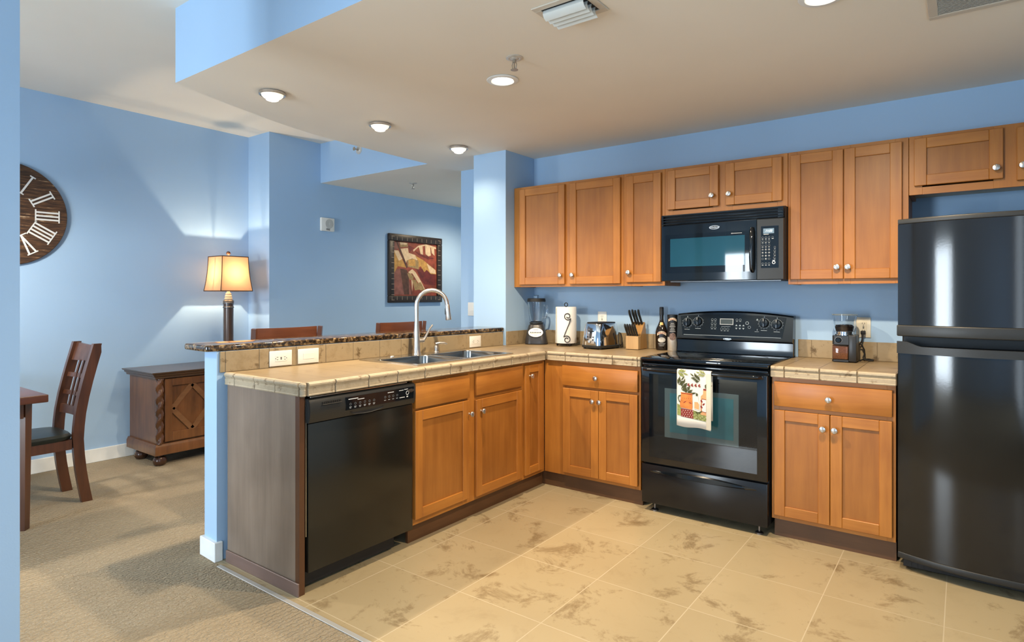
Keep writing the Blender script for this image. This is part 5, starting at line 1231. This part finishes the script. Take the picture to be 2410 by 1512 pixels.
# coordinates: u right, v down, both 0..1 over the canvas
art([(0, .52), (.18, .50), (.30, .60), (.34, .98), (0, .98)], 6); art([(.15, .50), (.30, .52), (.42, .98), (.24, .98)], 3); art([(.34, .66), (.40, .98), (.35, .98)], 6); art([(.40, .70), (.44, .72), (.42, .92)], 2)
art([(.52, .50), (.70, .48), (.98, .60), (.98, .80), (.70, .78), (.60, .66)], 5); art([(.60, .45), (.66, .52), (.74, .45), (.72, .60), (.60, .66)], 5)
art([(0, .02), (.14, .02), (.10, .14), (.02, .16)], 6); art([(.14, .01), (.32, .02), (.32, .09), (.15, .11)], 4); art([(.14, .02), (.31, .02), (.30, .05), (.16, .06)], 2)
art([(.32, .02), (.45, .03), (.36, .20), (.32, .16)], 0); art([(.33, .06), (.48, .10), (.36, .19)], 5)
art([(0, .20), (.12, .18), (.28, .48), (.10, .46), (0, .62)], 1); art([(.01, .17), (.11, .17), (.20, .32), (.12, .36)], 2)
art([(.13, .14), (.32, .11), (.34, .20), (.48, .23), (.56, .28), (.52, .36), (.30, .34), (.28, .40)], 2)
art([(.30, .34), (.42, .30), (.58, .34), (.57, .50), (.32, .46)], 4); art([(.34, .33), (.48, .31), (.50, .44), (.34, .44)], 1)
art([(.48, .24), (.68, .32), (.98, .50), (.99, .58), (.86, .58), (.76, .50), (.70, .55), (.62, .44), (.57, .46), (.56, .34)], 1); art([(.76, .38), (.97, .50), (.98, .57), (.84, .56)], 2)
art([(.10, .10), (.14, .10), (.32, .47), (.29, .49)], 3); art([(.06, 0), (.09, 0), (.14, .12), (.11, .13)], 3)
art([(.44, .14), (.56, .05), (.74, .01), (.98, .05), (.99, .09), (.72, .04), (.56, .08), (.45, .17)], 2)
art([(.57, .07), (.66, .05), (.67, .22), (.62, .22)], 2); art([(.72, .04), (.84, .04), (.86, .22), (.80, .24), (.73, .20)], 2); art([(.86, .06), (.94, .07), (.95, .22), (.88, .17)], 2); art([(.48, .15), (.60, .20), (.82, .25), (.96, .27), (.80, .30), (.56, .22)], 5)
art([(.33, .56), (.42, .50), (.50, .56), (.62, .72), (.72, .88), (.62, .88), (.56, .76), (.48, .66), (.42, .58), (.36, .59)], 2); art([(.30, .58), (.38, .58), (.45, .64), (.44, .70), (.36, .70)], 4); art([(.42, .70), (.50, .70), (.60, .88), (.48, .90)], 4); art([(.54, .76), (.62, .74), (.71, .90), (.60, .90)], 4)
art([(.62, .92), (.77, .90), (.74, .98), (.66, .98)], 4)
mb.mat(0); mb.build('canvas', CA, t_, 0)
# fire alarm speaker
t_ = thing('fire_alarm', 'white fire alarm sounder marked FIRE high on the blue hall wall', 'fire alarm', (XP, -.325, 2.0))
FA = frame((XP+.0005, -.318, 2.013), (0, 1, 0), (0, 0, 1), (1, 0, 0))
mb = MB(FA); mb.box(-.078, .078, -.062, .066, 0, .030, .006, 2); mb.prism([(-.070, -.066), (.070, -.066), (.078, -.055), (-.078, -.055)], .001, .029); mb.build('housing', WHITEP, t_)
mb = MB(FA @ Matrix.Translation((.015, .008, .0302)))
for k in range(5): ring(mb, 0, 0, .010+.008*k, .013+.008*k, 0, 28, .001)
mb.build('speaker_grille', plain('grey grille', (.35, .35, .33), .5, var=0), t_)
mb = MB(FA); mb.text('FIRE', .026, Matrix.Translation((0, -.050, .0304)), .0006, .0006); mb.build('lettering', plain('dark grey lettering', (.10, .10, .10), .5, var=0), t_)

# ------------------------------------------------------------------ on the ceiling
def spotlight(loc, power, col=WARM, ang_=140, size=.03, blend=1.0):
    d = bpy.data.lights.new('downlight beam', 'SPOT'); d.energy = power; d.color = col; d.spot_size = math.radians(ang_); d.spot_blend = blend; d.shadow_soft_size = size
    o = bpy.data.objects.new('downlight beam', d); COL.objects.link(o); o.location = loc
def downlight(x, y, label, group, bulb=True, power=SPOT_W, col=WARM):
    cone = (140, 1.0) if bulb else (162, .7)
    t_ = thing('downlight', label, 'downlight', (x, y, ZC), group=group)
    L = Matrix.Translation((x, y, ZC))
    if bulb:
        mb = MB(L); mb.lathe([(.040, -.0005), (.064, -.0005), (.070, -.004), (.070, -.016), (.066, -.018), (.060, -.014), (.042, -.006)], 36, None, False); mb.build('trim_ring', NICKEL, t_)
        mb = MB(L); mb.lathe([(.058, -.008), (.056, -.020), (.046, -.030), (.036, -.034)], 28, None, False); mb.build('lens', plain('frosted lamp glass', (.9, .85, .75), .4, var=0, emit=(1, .86, .64), es=.7), t_)
        mb = MB(L); mb.lathe([(.0355, -.0335), (.032, -.042), (.018, -.047), (0, -.048)], 24, None, False); mb.build('bulb', BULB, t_); zo = -.060
    else:
        mb = MB(L); mb.lathe([(.056, -.001), (.080, -.0008), (.083, -.003), (.080, -.006), (.060, -.009), (.056, -.006)], 36, None, False); mb.build('trim_ring', TRIM, t_)
        mb = MB(L); mb.lathe([(.0555, -.0035), (.03, -.006), (0, -.0065)], 28, None, False); mb.build('lens', BULBF, t_); zo = -.03
    spotlight((x, y, ZC+zo), power, col, cone[0], .03, cone[1])
downlight(-.632, -2.195, 'glowing downlight with nickel ring, nearest the ceiling edge over the bar', 'downlights over the bar', True, BAR_W)
downlight(-.630, -1.430, 'glowing downlight with nickel ring, middle of the row over the bar', 'downlights over the bar', True, BAR_W)
downlight(-.629, -.665, 'glowing downlight with nickel ring, over the bar nearest the pillar', 'downlights over the bar', True, 15)
downlight(.500, -1.596, 'flush white downlight beside the sprinkler in the middle of the kitchen ceiling', 'flush downlights of the kitchen', False)
downlight(1.99, -1.587, 'flush white downlight at the top of the picture, right of the air diffuser', 'flush downlights of the kitchen', False)
downlight(-1.86, 1.30, 'flush white downlight in the hall ceiling in front of the painting', None, False, HALL_W)
def sprinkler(M, label, group='pendent fire sprinklers'):
    t_ = thing('fire_sprinkler', label, 'sprinkler', tuple(M.translation), group=group)
    mb = MB(M); mb.lathe([(0, .0005), (.040, .0005), (.040, .003), (.030, .006), (.022, .004), (.012, .010), (0, .011)], 28, None, False); mb.build('escutcheon', plain('white metal plate', (.62, .60, .55), .35, .3, var=0), t_)
    mb = MB(M); mb.cyl((0, 0, .0112), (0, 0, .022), .009, seg=12)
    for s_ in (-1, 1): mb.tube([(s_*.008, 0, .020), (s_*.013, 0, .034), (s_*.010, 0, .048), (s_*.003, 0, .056)], .0022, 6)
    mb.cyl((0, 0, .022), (0, 0, .050), .003, seg=8); mb.lathe([(.018, .0565), (.018, .0580), (0, .0582)], 16); mb.build('head', plain('sprinkler brass', (.42, .38, .32), .3, .8, var=0), t_)
DN = lambda x, y: frame((x, y, ZC), (1, 0, 0), (0, -1, 0), (0, 0, -1))
sprinkler(DN(.722, -1.795), 'ceiling sprinkler beside the flush kitchen downlight')
sprinkler(DN(-1.963, .159), 'ceiling sprinkler in the hall above the painting')
sprinkler(frame((-2.117, -.385, 2.665), (1, 0, 0), (0, 0, 1), (0, -1, 0)), 'sidewall sprinkler on the blue face above the hall ceiling', None)
t_ = thing('air_diffuser', 'white ceiling air diffuser with four drooping louvers', 'air vent', (1.18, -2.06, ZC))
mb = MB(); VX0, VX1, VY0, VY1 = 1.062, 1.306, -2.150, -1.965
CV = plain('cream vent enamel', (.62, .57, .48), .45, var=.03)
for a in ((VX0, VX1, VY0, VY0+.028), (VX0, VX1, VY1-.028, VY1), (VX0, VX0+.028, VY0+.028, VY1-.028), (VX1-.028, VX1, VY0+.028, VY1-.028)): mb.box(*a, ZC-.006, ZC-.0005, .0015)
mb.mat(1); mb.box(VX0+.028, VX1-.028, VY0+.028, VY1-.028, ZC-.0015, ZC-.0006); mb.build('frame', [CV, SLOT], t_)
LV = plain('pale louver enamel', (.66, .68, .64), .4, var=.03)
for k in range(4):
    y = VY0+.040+k*.030; mb = MB(); vs_ = []; fs = []
    q_ = [(0, -.004), (-.004, -.018), (.004, -.030), (.020, -.038)]
    q2 = [(a_+.0018, b_+.0016) for a_, b_ in q_][::-1]; pr = q_+q2
    for x in (VX0+.032, VX1-.032): vs_ += [(x, y+a_, ZC+b_) for a_, b_ in pr]
    n = len(pr); fs = [list(range(n))[::-1], [n+i for i in range(n)]]+[(i, (i+1) % n, n+(i+1) % n, n+i) for i in range(n)]
    mb._add(vs_, fs); mb.build('louver', LV, t_)
t_ = thing('return_grille', 'white slatted return air grille cut off by the top edge at right', 'air vent', (2.5, -1.34, ZC))
mb = MB(); GX0_, GX1_, GY0_, GY1_ = 2.300, 2.86, -1.62, -1.118
for a in ((GX0_, GX1_, GY0_, GY0_+.032), (GX0_, GX1_, GY1_-.032, GY1_), (GX0_, GX0_+.032, GY0_+.032, GY1_-.032), (GX1_-.032, GX1_, GY0_+.032, GY1_-.032)): mb.box(*a, ZC-.008, ZC-.0005, .002)
mb.mat(1); mb.box(GX0_+.032, GX1_-.032, GY0_+.032, GY1_-.032, ZC-.0015, ZC-.0006); mb.build('frame', [CV, SLOT], t_)
mb = MB(); k = 0
y = GY1_-.036
while y > GY0_+.040:
    mb.box(GX0_+.0325, GX1_-.0325, -.0035, .0035, -.001, .0008, L=Matrix.Translation((0, y-.004, ZC-.0055)) @ Matrix.Rotation(math.radians(40), 4, 'X')); y -= .0125
mb.build('slats', CV, t_)
bpy.context.view_layer.update()
